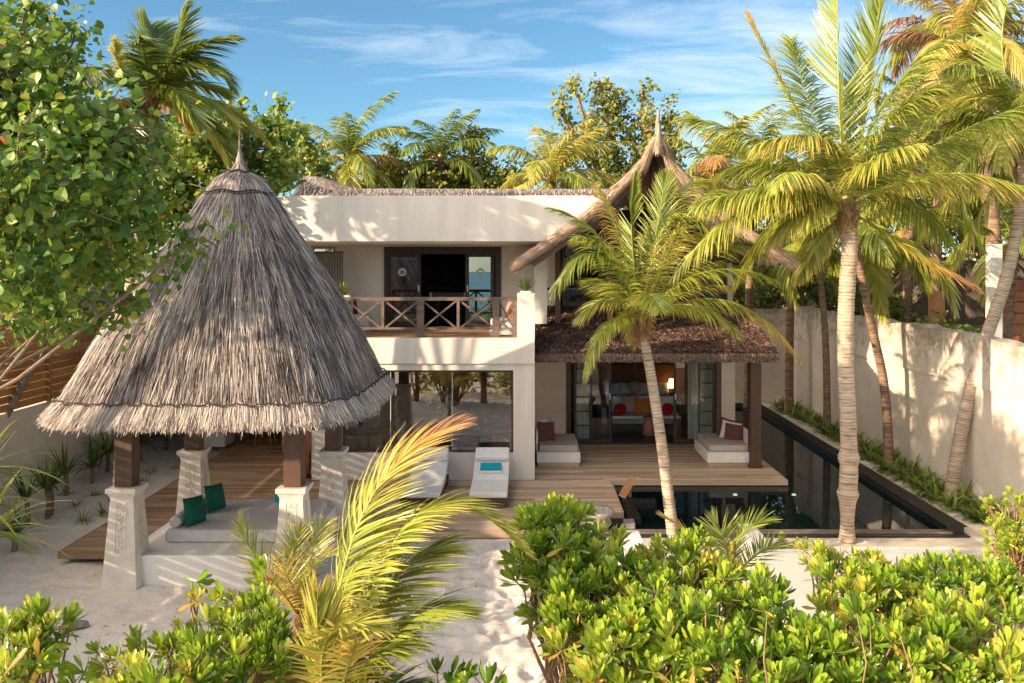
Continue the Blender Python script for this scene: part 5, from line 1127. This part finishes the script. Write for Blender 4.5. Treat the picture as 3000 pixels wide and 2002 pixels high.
tree('tall rounded tree against the sky right of centre', (6.0, 36, GZ), [BL(1350, 330, 36, 105, 110, 2.0), BL(1400, 240, 36, 60, 50, 1.2), BL(1490, 290, 36, 75, 80, 1.5), BL(1290, 250, 36, 26, 45, .7), BL(1460, 390, 36, 90, 70, 1.5), BL(1250, 360, 36, 50, 60, 1.0), BL(1535, 330, 36, 35, 90, 1.0), BL(1320, 200, 36, 20, 20, .4), BL(1375, 190, 36, 22, 20, .4), BL(1475, 215, 36, 22, 26, .4), BL(1550, 420, 36, 40, 50, 1)], 5.5, .19, M['leaf_far'], .5, .3, .36, 26, 3, seed=7)
tree('low bright green tree behind the middle of the roof', (-4, 35, GZ), [BL(890, 400, 35, 70, 45, 1.5), BL(960, 400, 35, 60, 50, 1.5), BL(1080, 390, 35, 50, 60, 1.5), BL(1130, 420, 35, 60, 35, 1.2), BL(1090, 320, 35, 30, 30, .6), BL(900, 345, 35, 24, 22, .5), BL(1010, 410, 35, 60, 35, 1.2), BL(1160, 420, 35, 50, 35, 1.0)], 11, .18, M['leaf_far'], .48, .2, .34, 26, 3, seed=8)
tree('low green tree behind the right part of the roof', (-1, 35, GZ), [BL(1180, 415, 34, 50, 40, 1.0), BL(1010, 420, 34, 60, 40, 1.0), BL(830, 430, 34, 60, 30, 1.0), BL(1390, 450, 33, 80, 50, 1.0)], 11, .18, M['leaf_far'], .48, .2, .34, 24, 3, seed=9)
tree('dense dark tree beyond the garden wall behind the palms', (13, 34, GZ), [BL(1640, 520, 36, 90, 90, 2), BL(1780, 540, 36, 110, 110, 2), BL(1900, 480, 36, 120, 130, 2), BL(1850, 640, 32, 100, 60, 1.2), BL(1690, 670, 34, 70, 60, 1.0), BL(1740, 600, 34, 70, 60, 1.0)], 6.5, .2, M['leaf_far'], .28, .25, .4, 24, 3, seed=10)
tree('dense dark tree beyond the garden wall at the right', (18, 30, GZ), [BL(2080, 440, 33, 130, 150, 2), BL(2260, 400, 31, 130, 170, 2), BL(2380, 500, 28, 100, 200, 2), BL(2180, 250, 33, 120, 100, 2), BL(2080, 600, 32, 120, 60, 1.2)], 6.5, .2, M['leaf_far'], .28, .25, .4, 24, 3, seed=11)
tree('bushy tree right behind the garden wall by the slim dark trunk', (11.5, 27, GZ), [(11.8, 28, 3.6, 1.2, 1.8, .9), (12.2, 31, 3.8, 1.4, 1.6, .9), (11.6, 24, 3.0, .9, 1.4, .7), (9.5, 34.6, 3.6, 1.8, 1.0, .8)], 14, .14, M['leaf_far'], .28, .12, .3, 22, 3, seed=12)
# behind the camera: beach trees that the windows mirror
tree('beach tree behind the viewpoint mirrored in the windows', (-3, -5, GZ), [(-3, -5, 1.6, 2.4, 1.6, 1.2), (-5.5, -4.5, 1.6, 1.8, 1.6, 1.2)], 5, .22, M['leaf_tree'], .4, .2, .4, 16, 3, seed=13)
tree('second beach tree behind the viewpoint to the right', (5, -6, GZ), [(5, -6, 1.6, 2.6, 1.6, 1.2), (8.5, -6, 1.6, 2.2, 1.6, 1.2)], 5, .22, M['leaf_tree'], .4, .2, .4, 16, 3, seed=14)

tree('thicket below the viewpoint facing the villa window', (-1.6, 4.2, GZ), [(-4.2, 5.4, .55, .8, .7, .75), (-2.6, 5.3, .6, .9, .7, .8), (-1.0, 5.4, .4, .9, .7, .8), (.6, 5.2, .5, .9, .7, .8), (2.4, 4.8, .5, 1, .7, .8), (4.4, 4.8, .5, 1.1, .7, .8)], 12, .16, M['leaf_tree'], .75, .03, .35, 16, 3, seed=15)
tree('dark wood edge behind the villa', (8, 41, GZ), [(-14, 40, 4, 4, 2, 4), (-7, 40, 4, 4, 2, 4), (0, 41, 4, 4, 2, 4), (7, 41, 4, 4, 2, 4.5), (14, 41, 5, 4, 2, 5), (21, 40, 6, 4, 2, 6), (28, 38, 7, 4, 2, 7)], 1.1, .3, M['leaf_far'], .25, .2, .6, 26, 3, seed=16, twig=False)
# ------------------------------------------------------------------ glossy beach shrubs made of rosettes
def rosettes(c, ax, n_leaf, size, tint, r_):
    m = len(c); N = m * n_leaf; ci = np.repeat(np.arange(m), n_leaf); j = np.tile(np.arange(n_leaf), m)
    a = ax[ci]; ref = nrm(np.cross(a, np.array([.3, .5, .8]))); b2 = np.cross(a, ref); ph = j * 2.39996 + r_.rand(m)[ci] * 6.28
    f = j / (n_leaf - 1.0); th = np.radians(np.interp(f, [0, .4, .8, 1], [12, 40, 72, 104])) + r_.normal(0, .12, N)
    rad = ref * np.cos(ph)[:, None] + b2 * np.sin(ph)[:, None]
    D = a * np.cos(th)[:, None] + rad * np.sin(th)[:, None]; sz = size[ci] if hasattr(size, '__len__') else size
    L = sz * np.interp(f, [0, .35, 1], [.55, 1.0, 1.05]) * r_.uniform(.85, 1.12, N)
    p = c[ci] - a * (f * sz * .45)[:, None] + rad * .006
    S = np.cross(a, rad); bend = -rad * np.interp(f, [0, 1], [.35, .2])[:, None] + a * np.interp(f, [0, .5, .85, 1], [.1, .75, .5, -.5])[:, None]
    tn = np.clip(tint[ci] + (.24 - f * .42) + r_.normal(0, .06, N) + ((f > .82) & (r_.rand(N) < .30)) * .6, 0, 1)
    return ribbons(p, D, S, L * 1.22, L * .34, [.20, .45, .8, 1.0, .40], bend=bend, tint=tn, fold=.16)
def shrub(label, base, blobs, dens, size, seed, tint=.5, n_leaf=19, cat='shrub', name='beach_shrub'):
    r_ = np.random.RandomState(seed); root = empty(name, base, label, cat, None); st = []; lv = []
    base = np.array(tuple(base), float)
    for (x, y, z, rx, ry, rz) in blobs:
        bc = np.array([x, y, z]); R_ = np.array([rx, ry, rz]); n = max(2, int(dens * (rx * ry + ry * rz + rx * rz) * 3.1)); d = nrm(r_.normal(0, 1, (n, 3))); d[:, 2] = np.where(r_.rand(n) < .6, np.abs(d[:, 2]), d[:, 2])
        q = np.where(r_.rand(n) < .62, r_.uniform(.9, 1.08, n), r_.uniform(.35, .9, n)); c = bc + d * q[:, None] * R_
        c += r_.normal(0, .04, c.shape); ax = nrm(d * .75 + np.array([-.12, -.25, .75]) + r_.normal(0, .25, (n, 3)))
        sz = size * .92 * r_.uniform(.6, 1.3, n); tn = np.clip(tint + .05 + r_.normal(0, .10, n), 0, 1)
        tn = np.clip(tn + r_.normal(0, .05), 0, 1); lv.append(rosettes(c, ax, n_leaf, sz, tn, r_))
        for i in range(n):
            s0 = base * .35 + bc * .65 + r_.normal(0, .12, 3) * [1, 1, .4] - [0, 0, rz * .6]; e = c[i] - ax[i] * sz[i] * .5
            m_ = (s0 + e) / 2 + r_.normal(0, .05, 3) - [0, 0, .05]; st.append(tube_np([s0, m_, e - ax[i] * .08, e + ax[i] * .06], [.014, .011, .008, .006], 5))
        mm = (base + bc) / 2 + r_.normal(0, .08, 3)
        for q in range(3): st.append(tube_np([base + r_.normal(0, .06, 3) * [1, 1, 0], mm + r_.normal(0, .15, 3), bc - [0, 0, rz * .5] + r_.normal(0, .4, 3) * [rx, ry, rz * .5]], [.028, .018, .007], 6))
    grow_mesh('stems', st, M['stem'], root); grow_mesh('foliage', lv, M['leaf_scaev'], root)
    return root
def SB(px, py, Y): p = P(px, py, Y); p.z = GZ; return p
shrub('tall rounded glossy bush nearest the deck, its crown standing above the others', SB(1330, 1400, 9.2), [BL(1285, 1240, 9.2, 88, 78, .5), BL(1270, 1330, 8.6, 100, 90, .5), BL(1380, 1310, 9.0, 95, 76, .5), BL(1225, 1250, 9, 50, 55, .3), BL(1400, 1400, 8.4, 130, 90, .5)], 25, .145, 1, .52)
shrub('glossy bush with low hanging rosettes over the sand path', SB(1420, 1500, 7.4), [BL(1300, 1420, 8.0, 60, 50, .3), BL(1380, 1470, 7.6, 110, 70, .5), BL(1290, 1485, 7.4, 36, 26, .2), BL(1440, 1560, 7.0, 130, 70, .5), BL(1500, 1440, 7.8, 110, 80, .5)], 24, .14, 2, .5)
shrub('narrow upright glossy bush in front of the pool beside the slender palm', SB(1590, 1400, 8.8), [BL(1590, 1262, 9.2, 38, 58, .3), BL(1500, 1305, 9.3, 42, 34, .35), BL(1560, 1330, 8.8, 100, 70, .5), BL(1650, 1345, 8.8, 62, 52, .4), BL(1600, 1410, 8.2, 120, 70, .5)], 25, .14, 3, .54)
shrub('dark green glossy bush with bare stems in the middle of the right foreground', SB(1640, 1560, 7), [BL(1590, 1510, 7.2, 120, 80, .5), BL(1720, 1385, 8.2, 60, 40, .4), BL(1690, 1540, 6.8, 80, 50, .4), BL(1740, 1390, 8, 60, 40, .4)], 22, .14, 4, .42)
shrub('yellow tinged glossy bush around the foot of the thick pale palm', SB(1950, 1480, 9), [BL(1890, 1290, 9.4, 46, 28, .35), BL(1960, 1315, 9.4, 50, 30, .35), BL(2040, 1325, 9.4, 60, 32, .4), BL(1930, 1335, 8.8, 40, 40, .3), BL(2060, 1370, 8.6, 90, 60, .45), BL(1960, 1430, 8.2, 90, 60, .45)], 25, .14, 5, .58)
shrub('broad glossy bush at the bottom right of the photo centre', SB(1850, 1620, 7), [BL(1800, 1480, 7.4, 90, 60, .4), BL(1880, 1540, 7.0, 110, 70, .5), BL(2010, 1510, 7.2, 120, 80, .5), BL(1780, 1580, 6.6, 90, 40, .4), BL(1960, 1600, 6.6, 100, 50, .4)], 23, .14, 6, .44)
shrub('dense glossy bush before the low white wall at the right', SB(2200, 1450, 8.8), [BL(2170, 1330, 9.4, 60, 34, .4), BL(2250, 1325, 9.4, 60, 36, .4), BL(2190, 1370, 8.8, 110, 60, .5), BL(2310, 1370, 8.8, 80, 60, .5), BL(2140, 1440, 8.2, 90, 60, .5)], 25, .14, 7, .5)
shrub('large leaved glossy bush in the bottom right corner', SB(2250, 1600, 7), [BL(2260, 1470, 7.6, 120, 80, .5), BL(2160, 1540, 7.0, 100, 70, .4), BL(2300, 1560, 6.8, 100, 70, .4), BL(2100, 1600, 6.6, 80, 40, .4)], 23, .155, 8, .52)
shrub('light green bush at the right edge below the garden wall', SB(2340, 1330, 12.5), [BL(2330, 1190, 12.6, 60, 50, .5), BL(2310, 1250, 12.2, 50, 40, .4), BL(2370, 1260, 12, 60, 60, .5)], 26, .10, 9, .6)
shrub('small low bush in front of the pool kerb beside the thick pale trunk', SB(1810, 1300, 12.9), [BL(1815, 1262, 13.4, 38, 20, .25)], 60, .07, 10, .4)
shrub('glossy bush with yellowing lower leaves in the bottom left corner', SB(60, 1620, 7.4), [BL(60, 1480, 7.4, 60, 70, .35), BL(120, 1450, 7.6, 42, 42, .3), BL(20, 1440, 7.6, 40, 40, .3), BL(10, 1550, 7, 60, 60, .3)], 20, .15, 11, .55)
shrub('glossy bush at the bottom left standing before the gazebo', SB(330, 1640, 7.4), [BL(270, 1540, 7.4, 80, 50, .4), BL(390, 1515, 7.8, 70, 45, .4), BL(350, 1590, 7, 120, 50, .4), BL(470, 1540, 7.4, 80, 70, .4)], 21, .145, 12, .55)
shrub('glossy bush with long bare branches left of the foreground palm', SB(540, 1640, 8), [BL(560, 1420, 8.6, 60, 40, .35), BL(600, 1470, 8.2, 80, 60, .4), BL(520, 1385, 8.8, 26, 20, .15), BL(440, 1352, 9.0, 26, 16, .15), BL(605, 1330, 9.2, 26, 16, .15), BL(590, 1550, 7.6, 90, 60, .4), BL(480, 1440, 8.4, 30, 24, .2)], 22, .14, 13, .5)
shrub('dark glossy bush top at the bottom centre', SB(1040, 1640, 7.2), [BL(1030, 1545, 7.2, 36, 40, .25), BL(1120, 1585, 6.8, 50, 24, .25)], 18, .15, 14, .3)

rg = random.Random(4)
for i in range(8):
    px = rg.uniform(1600, 2330); Y = rg.uniform(6.2, 7.6); p0 = P(px, 1640, Y); p1 = P(px + rg.uniform(-60, 60), rg.uniform(1400, 1500), Y + rg.uniform(-.2, .2)); m = (p0 + p1) / 2 + Vector((rg.uniform(-.10, .10), rg.uniform(-.1, .1), 0)); p00 = p0.copy(); p00.z = GZ
    b = MB(); b.tube([p00, p0, m, p1], [.012, .009, .007, .003], 5); tag(b.build('bare_branch', M['stem']), 'thin bare brown stick standing upright among the right foreground bushes', 'branch', 'bare sticks among the bushes')
n = 420; lx = rs.uniform(-8, 8, n); ly = rs.uniform(9, 17, n); keep = ~((ly > 16.1) & (lx > -8.5)) & ~((lx > -7.2) & (lx < -3.5) & (ly > 13.4)); lx, ly = lx[keep], ly[keep]; n = len(lx)
lz = GZ + sand_h(lx, ly) + .012; a = rs.rand(n) * 6.28
o = grow_mesh('leaf_litter', [ribbons(np.stack([lx, ly, lz], -1), np.stack([np.cos(a), np.sin(a), .1 + 0 * a], -1), np.stack([-np.sin(a), np.cos(a), rs.normal(0, .2, n)], -1), rs.uniform(.03, .10, n), .03, [.4, 1, .1], tint=rand_tint(n, .95, .08))], M['leaf_tree']); tag(o, 'small dry leaves scattered over the pale sand', 'leaf litter', kind='stuff')
# ------------------------------------------------------------------ strap leaved plants
def strap_mesh(n, L, W, arch, r_, tint=.5, el=(20, 80), tip=.25):
    a = r_.rand(n) * 2 * PI; e = np.radians(r_.uniform(el[0], el[1], n)); D = np.stack([np.cos(a) * np.cos(e), np.sin(a) * np.cos(e), np.sin(e)], -1); S = np.stack([-np.sin(a), np.cos(a), 0 * a], -1)
    p = np.stack([np.cos(a), np.sin(a), 0 * a], -1) * .03
    return ribbons(p, D, S, L * r_.uniform(.6, 1.1, n), W * r_.uniform(.8, 1.1, n), [.6, 1, .95, .7, .4, .04], bend=np.array([[0, 0, -arch]]) * r_.uniform(.6, 1.3, (n, 1)), tint=np.clip(tint + r_.normal(0, .12, n), 0, 1), tip=tip, fold=.12)
r_ = np.random.RandomState(77)
protos = []
for i in range(3):
    g = strap_mesh(26, .62, .065, 1.5, r_, .5)
    o = grow_mesh('strap_lily', [g], M['strap']); o.location = (0, 0, -50); protos.append(o)
lab = 'green strap leaved lily in the row along the foot of the right garden wall'; first = [True] * 3
yy = 17.2; i = 0
while yy < 31.5:
    for rowx in (9.72, 9.32):
        kx = i % 3; o = protos[kx] if first[kx] else protos[kx].copy()
        if not first[kx]: COL.objects.link(o)
        first[kx] = False; xx = rowx + r_.uniform(-.12, .1); y_ = yy + r_.uniform(-.15, .15)
        o.location = (xx, y_, GZ + .02); o.rotation_euler = (0, 0, r_.rand() * 6.28); o.scale = (r_.uniform(.8, 1.15),) * 3
        tag(o, lab, 'plant', 'strap leaved lilies along the garden wall'); i += 1
    yy += .42
# left garden plants
def placed_strap(px, py, Y, L, W, n, arch, tint, label, name='spiky_plant', stem=0, group=None, el=(20, 85)):
    p = SB(px, py, Y); r = empty(name, p, label, 'plant', group); g = strap_mesh(n, L, W, arch, r_, tint, el); V = g[0] + np.array([p.x, p.y, p.z + stem])
    grow_mesh('leaves', [(V, g[1], g[2])], M['strap'], r)
    if stem: b = MB(); b.tube([(p.x, p.y, p.z - .1), (p.x + .04, p.y, p.z + stem * .5), (p.x, p.y, p.z + stem + .05)], [.06, .05, .045], 8); b.build('stem', M['bark'], r)
placed_strap(108, 1186, 17.7, .85, .06, 26, .5, .45, 'upright spiky plant with short stem against the left wall', stem=.55, el=(45, 88))
placed_strap(60, 1190, 17.2, .8, .06, 26, .6, .42, 'spiky plant at the left wall nearest the viewpoint', stem=.5, el=(35, 85))
placed_strap(245, 1075, 21.5, .95, .07, 34, 1.3, .3, 'large dark strap leaved plant behind the front left pillar', stem=.5)
placed_strap(320, 1050, 22.8, .9, .07, 30, 1.2, .35, 'dark strap leaved plant between the two left pillars', stem=.45)
placed_strap(380, 1030, 24.2, .9, .07, 30, 1.2, .4, 'strap leaved plant beside the rear left pillar', stem=.4)
placed_strap(300, 1000, 25.5, .9, .07, 30, 1.2, .45, 'strap leaved plant at the far end of the left garden bed', stem=.6)
placed_strap(200, 1010, 24.5, .9, .07, 30, 1.2, .4, 'strap leaved plant low against the middle of the left wall', stem=.3)
for i, (px, py) in enumerate([(255, 1155), (215, 1140), (300, 1128), (175, 1165), (430, 1065), (455, 1050), (350, 1090), (400, 1080), (235, 1180), (150, 1140), (330, 1110), (470, 1035), (190, 1195)]):
    s_ = (py - 612) / 5.3; Y_ = F / s_; placed_strap(px, py, Y_, .34, .022, 34, 1.6, .62, 'small grassy tuft creeping over the sand of the left garden bed', name='grass_tuft', group='grassy tufts in the left bed')
placed_strap(30, 1230, 15.6, .8, .06, 30, .8, .4, 'spiky plant low at the left edge of the sand', stem=.25, el=(25, 85))
placed_strap(150, 1120, 19.2, .9, .06, 30, .7, .38, 'upright spiky plant against the left wall behind the short stemmed one', stem=.5, el=(40, 88))
placed_strap(210, 1080, 20.4, .9, .07, 34, 1.2, .34, 'wide dark strap leaved plant just left of the front pillar', stem=.4)
# screw pine at the left edge
p = P(-70, 1150, 9.3); r = empty('screw_pine', (p.x, 9.3, GZ), 'long leaved screw pine reaching in from the left edge', 'plant')
gs = []
for dz, dx in ((0, 0), (.35, .15), (-.35, .2)):
    g = strap_mesh(44, .95, .06, .9, r_, .6, (-5, 70), .25); gs.append((g[0] + np.array([p.x + dx, 9.3, p.z + dz]), g[1], g[2]))
grow_mesh('leaves', gs, M['strap'], r); b = MB(); b.tube([(p.x, 9.3, GZ), (p.x, 9.3, p.z + .3)], [.07, .05], 8); b.build('stem', M['bark'], r)
placed_strap(115, 1110, 17.9, .5, .10, 30, .9, .2, 'round dark leafed plant beside the left spiky plant', stem=.6, name='leafy_plant')
# balcony planters
def planter(px, py, Y, zb, w, label, L=.42, box=True):
    c = P(px, py, Y); r = empty('balcony_plant', (c.x, Y, zb), label, 'potted plant', 'plants on the balcony')
    g = strap_mesh(90, L, .028, .45, r_, .45, (35, 88)); grow_mesh('leaves', [(g[0] + np.array([c.x, Y, c.z]), g[1], g[2])], M['strap'], r)
    b = MB()
    if box: b.taper(c.x, Y, zb, c.z, w * .8, w)
    else: b.box(c.x - w / 2, c.x + w / 2, Y - w / 2, Y + w / 2, zb, c.z)
    b.build('pot', M['white_fab'], r, bevel=.01)
planter(1207, 668, 20.15, Z(673, 19.95) + .001, .30, 'spiky green plant in a low pot on top of the balcony pier')
planter(785, 678, 21.5, 3.41, .50, 'spiky green plant in a white pot at the left of the balcony')

# ================================================================== BEYOND THE WALLS
r = empty('neighbour_pavilion', (14, 26, GZ), 'neighbouring pavilion with dark thatch roof and timber wall beyond the garden wall', 'pavilion')
b = MB(); b.prism([(12.0, 3.3), (14.2, 5.3), (18.5, 5.3), (18.5, 3.0)], 'y', 27.5, 31); b.build('roof', M['thatch_under'], r)
b = MB()
for i in range(14): b.box(13.95, 18.5, 24.9, 24.98, .1 + i * .33, .1 + i * .33 + .30, tint=.5 + .3 * math.sin(i * 3.1))
b.build('timber_wall', M['terracotta'], r)
b = MB(); x = X(2155, 24); b.box(x - .17, x + .17, 24.0, 24.3, GZ, Z(668, 24)); b.build('timber_post', plain('orange_timber_post', (.40, .20, .09), (.30, .14, .06), 5, .7, .2), r)
b = MB(); x = X(2288, 23); b.box(x - .15, x + .15, 23, 23.3, GZ, Z(560, 23)); b.build('white_post', M['plaster'], r)
r = empty('neighbour_hut', (-15, 22, GZ), 'brown thatched hut roof seen over the left fence', 'hut')
b = MB(); b.prism([(-18.5, 2.9), (-15, 5.6), (-12.2, 3.4)], 'y', 20, 27); b.build('roof', M['thatch_under'], r)
b = MB(); b.box(-17.5, -12.8, 20.5, 26.5, GZ, 3.3); b.build('wall', M['deck_l'], r)

n = 30000; gxx = np.concatenate([rs.uniform(10.6, 36, n // 2), rs.uniform(-36, -12.2, n // 4), rs.uniform(-12, 36, n // 4)]); gyy = np.concatenate([rs.uniform(12, 60, n // 2), rs.uniform(12, 60, n // 4), rs.uniform(36, 60, n // 4)]); gzz = GZ + rs.rand(n) ** 1.3 * (1.0 + 1.6 * vnoise(gxx * .3, gyy * .3, 31)); gd = nrm(rs.normal(0, 1, (n, 3)) + [0, 0, .5])
o = grow_mesh('undergrowth', [ribbons(np.stack([gxx, gyy, gzz], -1), gd, rs.normal(0, 1, (n, 3)), rs.uniform(.3, .7, n), .3, [.4, 1, .1], bend=np.array([[0, 0, -.5]]) * np.ones((n, 1)), tint=rand_tint(n, .25, .15))], M['leaf_far'], smooth=False)
fx_ = rs.uniform(-70, 110, 26000); fy_ = rs.uniform(62, 74, 26000); fz_ = GZ + rs.rand(26000) * (4.2 + 2.5 * vnoise(fx_ * .15, fy_ * .1, 33))
q = grow_mesh('far_wood', [ribbons(np.stack([fx_, fy_, fz_], -1), rs.normal(0, 1, (26000, 3)), rs.normal(0, 1, (26000, 3)), rs.uniform(.7, 1.3, 26000), .8, [.4, 1, .1], tint=rand_tint(26000, .25, .15))], M['leaf_far'], smooth=False); tag(q, 'distant low belt of dark trees far behind the villa', 'wood', kind='stuff')
tag(o, 'dense low undergrowth covering the ground beyond the garden walls', 'undergrowth', kind='stuff')
# ================================================================== LIGHT, SKY, CAMERA
EL, AZ = math.radians(18), None
Ldir = Vector((math.cos(EL) * .866, math.cos(EL) * .5, -math.sin(EL)))      # direction the sunlight travels
sun = bpy.data.lights.new('sun', 'SUN'); sun.energy = 3.9; sun.angle = math.radians(.5); sun.color = (1, .76, .51)
so = bpy.data.objects.new('sun', sun); COL.objects.link(so); so.rotation_euler = (-Ldir).to_track_quat('Z', 'Y').to_euler(); so.location = (-20, -10, 20)
FILL_GLOW = (23, 20, 17.4, 1)  # colour of the added fill glow in the unseen part of the sky
w = bpy.data.worlds.new('World'); SC.world = w; w.use_nodes = True; nt = w.node_tree; ns, ln = nt.nodes, nt.links
for n in list(ns): ns.remove(n)
out = ns.new('ShaderNodeOutputWorld'); bg = ns.new('ShaderNodeBackground'); bg.inputs[1].default_value = .075
sky = ns.new('ShaderNodeTexSky'); sky.sky_type = 'NISHITA'; sky.sun_disc = False; sky.sun_elevation = EL; sky.sun_rotation = math.atan2(-Ldir.x, -Ldir.y)
sky.air_density = 1.0; sky.dust_density = .2; sky.ozone_density = 3.0
tc = ns.new('ShaderNodeTexCoord'); sp = ns.new('ShaderNodeSeparateXYZ'); ln.new(tc.outputs['Generated'], sp.inputs[0])
# project the direction on a high flat layer so the cirrus converges naturally
mz = ns.new('ShaderNodeMath'); mz.operation = 'ADD'; mz.inputs[1].default_value = .12; ln.new(sp.outputs[2], mz.inputs[0])
dx = ns.new('ShaderNodeMath'); dx.operation = 'DIVIDE'; ln.new(sp.outputs[0], dx.inputs[0]); ln.new(mz.outputs[0], dx.inputs[1])
dy = ns.new('ShaderNodeMath'); dy.operation = 'DIVIDE'; ln.new(sp.outputs[1], dy.inputs[0]); ln.new(mz.outputs[0], dy.inputs[1])
cb = ns.new('ShaderNodeCombineXYZ'); ln.new(dx.outputs[0], cb.inputs[0]); ln.new(dy.outputs[0], cb.inputs[1])
mp = ns.new('ShaderNodeMapping'); mp.inputs['Rotation'].default_value = (0, 0, math.radians(35)); mp.inputs['Scale'].default_value = (1.0, 2.6, 1); ln.new(cb.outputs[0], mp.inputs[0])
n1 = ns.new('ShaderNodeTexNoise'); n1.inputs['Scale'].default_value = 1.5; n1.inputs['Detail'].default_value = 9; n1.inputs['Roughness'].default_value = .6; n1.inputs['Distortion'].default_value = .6; ln.new(mp.outputs[0], n1.inputs['Vector'])
ad = ns.new('ShaderNodeMath'); ad.operation = 'MULTIPLY_ADD'; ad.inputs[1].default_value = .12; ln.new(dx.outputs[0], ad.inputs[0]); ln.new(n1.outputs[0], ad.inputs[2])
cr = ramp(ns, [(.46, (0, 0, 0)), (.82, (.7, .7, .7))]); ln.new(ad.outputs[0], cr.inputs[0])
mx = ns.new('ShaderNodeMix'); mx.data_type = 'RGBA'; mx.inputs[7].default_value = (5.8, 6.4, 7.0, 1)
ln.new(cr.outputs[0], mx.inputs[0]); tn_ = ns.new('ShaderNodeMix'); tn_.data_type = 'RGBA'; tn_.blend_type = 'MULTIPLY'; tn_.inputs[0].default_value = 1; tn_.inputs[7].default_value = (.74, .98, 1.0, 1); ln.new(sky.outputs[0], tn_.inputs[6]); ln.new(tn_.outputs[2], mx.inputs[6])
# warm cloud-like glow added behind the viewpoint on the sun side, to lift shade
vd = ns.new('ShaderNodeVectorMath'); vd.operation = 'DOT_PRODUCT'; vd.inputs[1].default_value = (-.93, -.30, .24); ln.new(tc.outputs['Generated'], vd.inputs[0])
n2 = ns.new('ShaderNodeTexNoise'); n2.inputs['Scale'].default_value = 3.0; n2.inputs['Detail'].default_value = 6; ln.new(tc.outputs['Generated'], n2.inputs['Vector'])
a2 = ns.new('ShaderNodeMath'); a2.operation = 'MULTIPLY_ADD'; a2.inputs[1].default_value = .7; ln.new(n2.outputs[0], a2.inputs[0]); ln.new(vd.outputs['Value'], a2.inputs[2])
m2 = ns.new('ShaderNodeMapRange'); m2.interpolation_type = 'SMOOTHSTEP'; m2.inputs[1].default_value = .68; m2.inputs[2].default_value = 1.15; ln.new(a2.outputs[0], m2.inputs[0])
mx2 = ns.new('ShaderNodeMix'); mx2.data_type = 'RGBA'; mx2.inputs[7].default_value = FILL_GLOW
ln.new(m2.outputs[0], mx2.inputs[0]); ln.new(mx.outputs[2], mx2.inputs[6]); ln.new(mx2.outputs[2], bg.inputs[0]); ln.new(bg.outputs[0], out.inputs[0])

cam = bpy.data.cameras.new('camera'); co = bpy.data.objects.new('camera', cam); COL.objects.link(co); SC.camera = co
co.location = (0, 0, H); co.rotation_euler = (math.radians(90), 0, 0); cam.sensor_width = 36; cam.lens = F / 2350 * 36
cam.shift_x = -(VX - 1175) / 2350; cam.shift_y = (VY - 784) / 2350; cam.clip_end = 3000; cam.clip_start = .1
SC.view_settings.view_transform = 'Standard'; SC.view_settings.look = 'None'; SC.view_settings.exposure = 1.36; SC.view_settings.gamma = 1
SC.cycles.max_bounces = 8; SC.cycles.transparent_max_bounces = 12; SC.cycles.caustics_reflective = False; SC.cycles.caustics_refractive = False
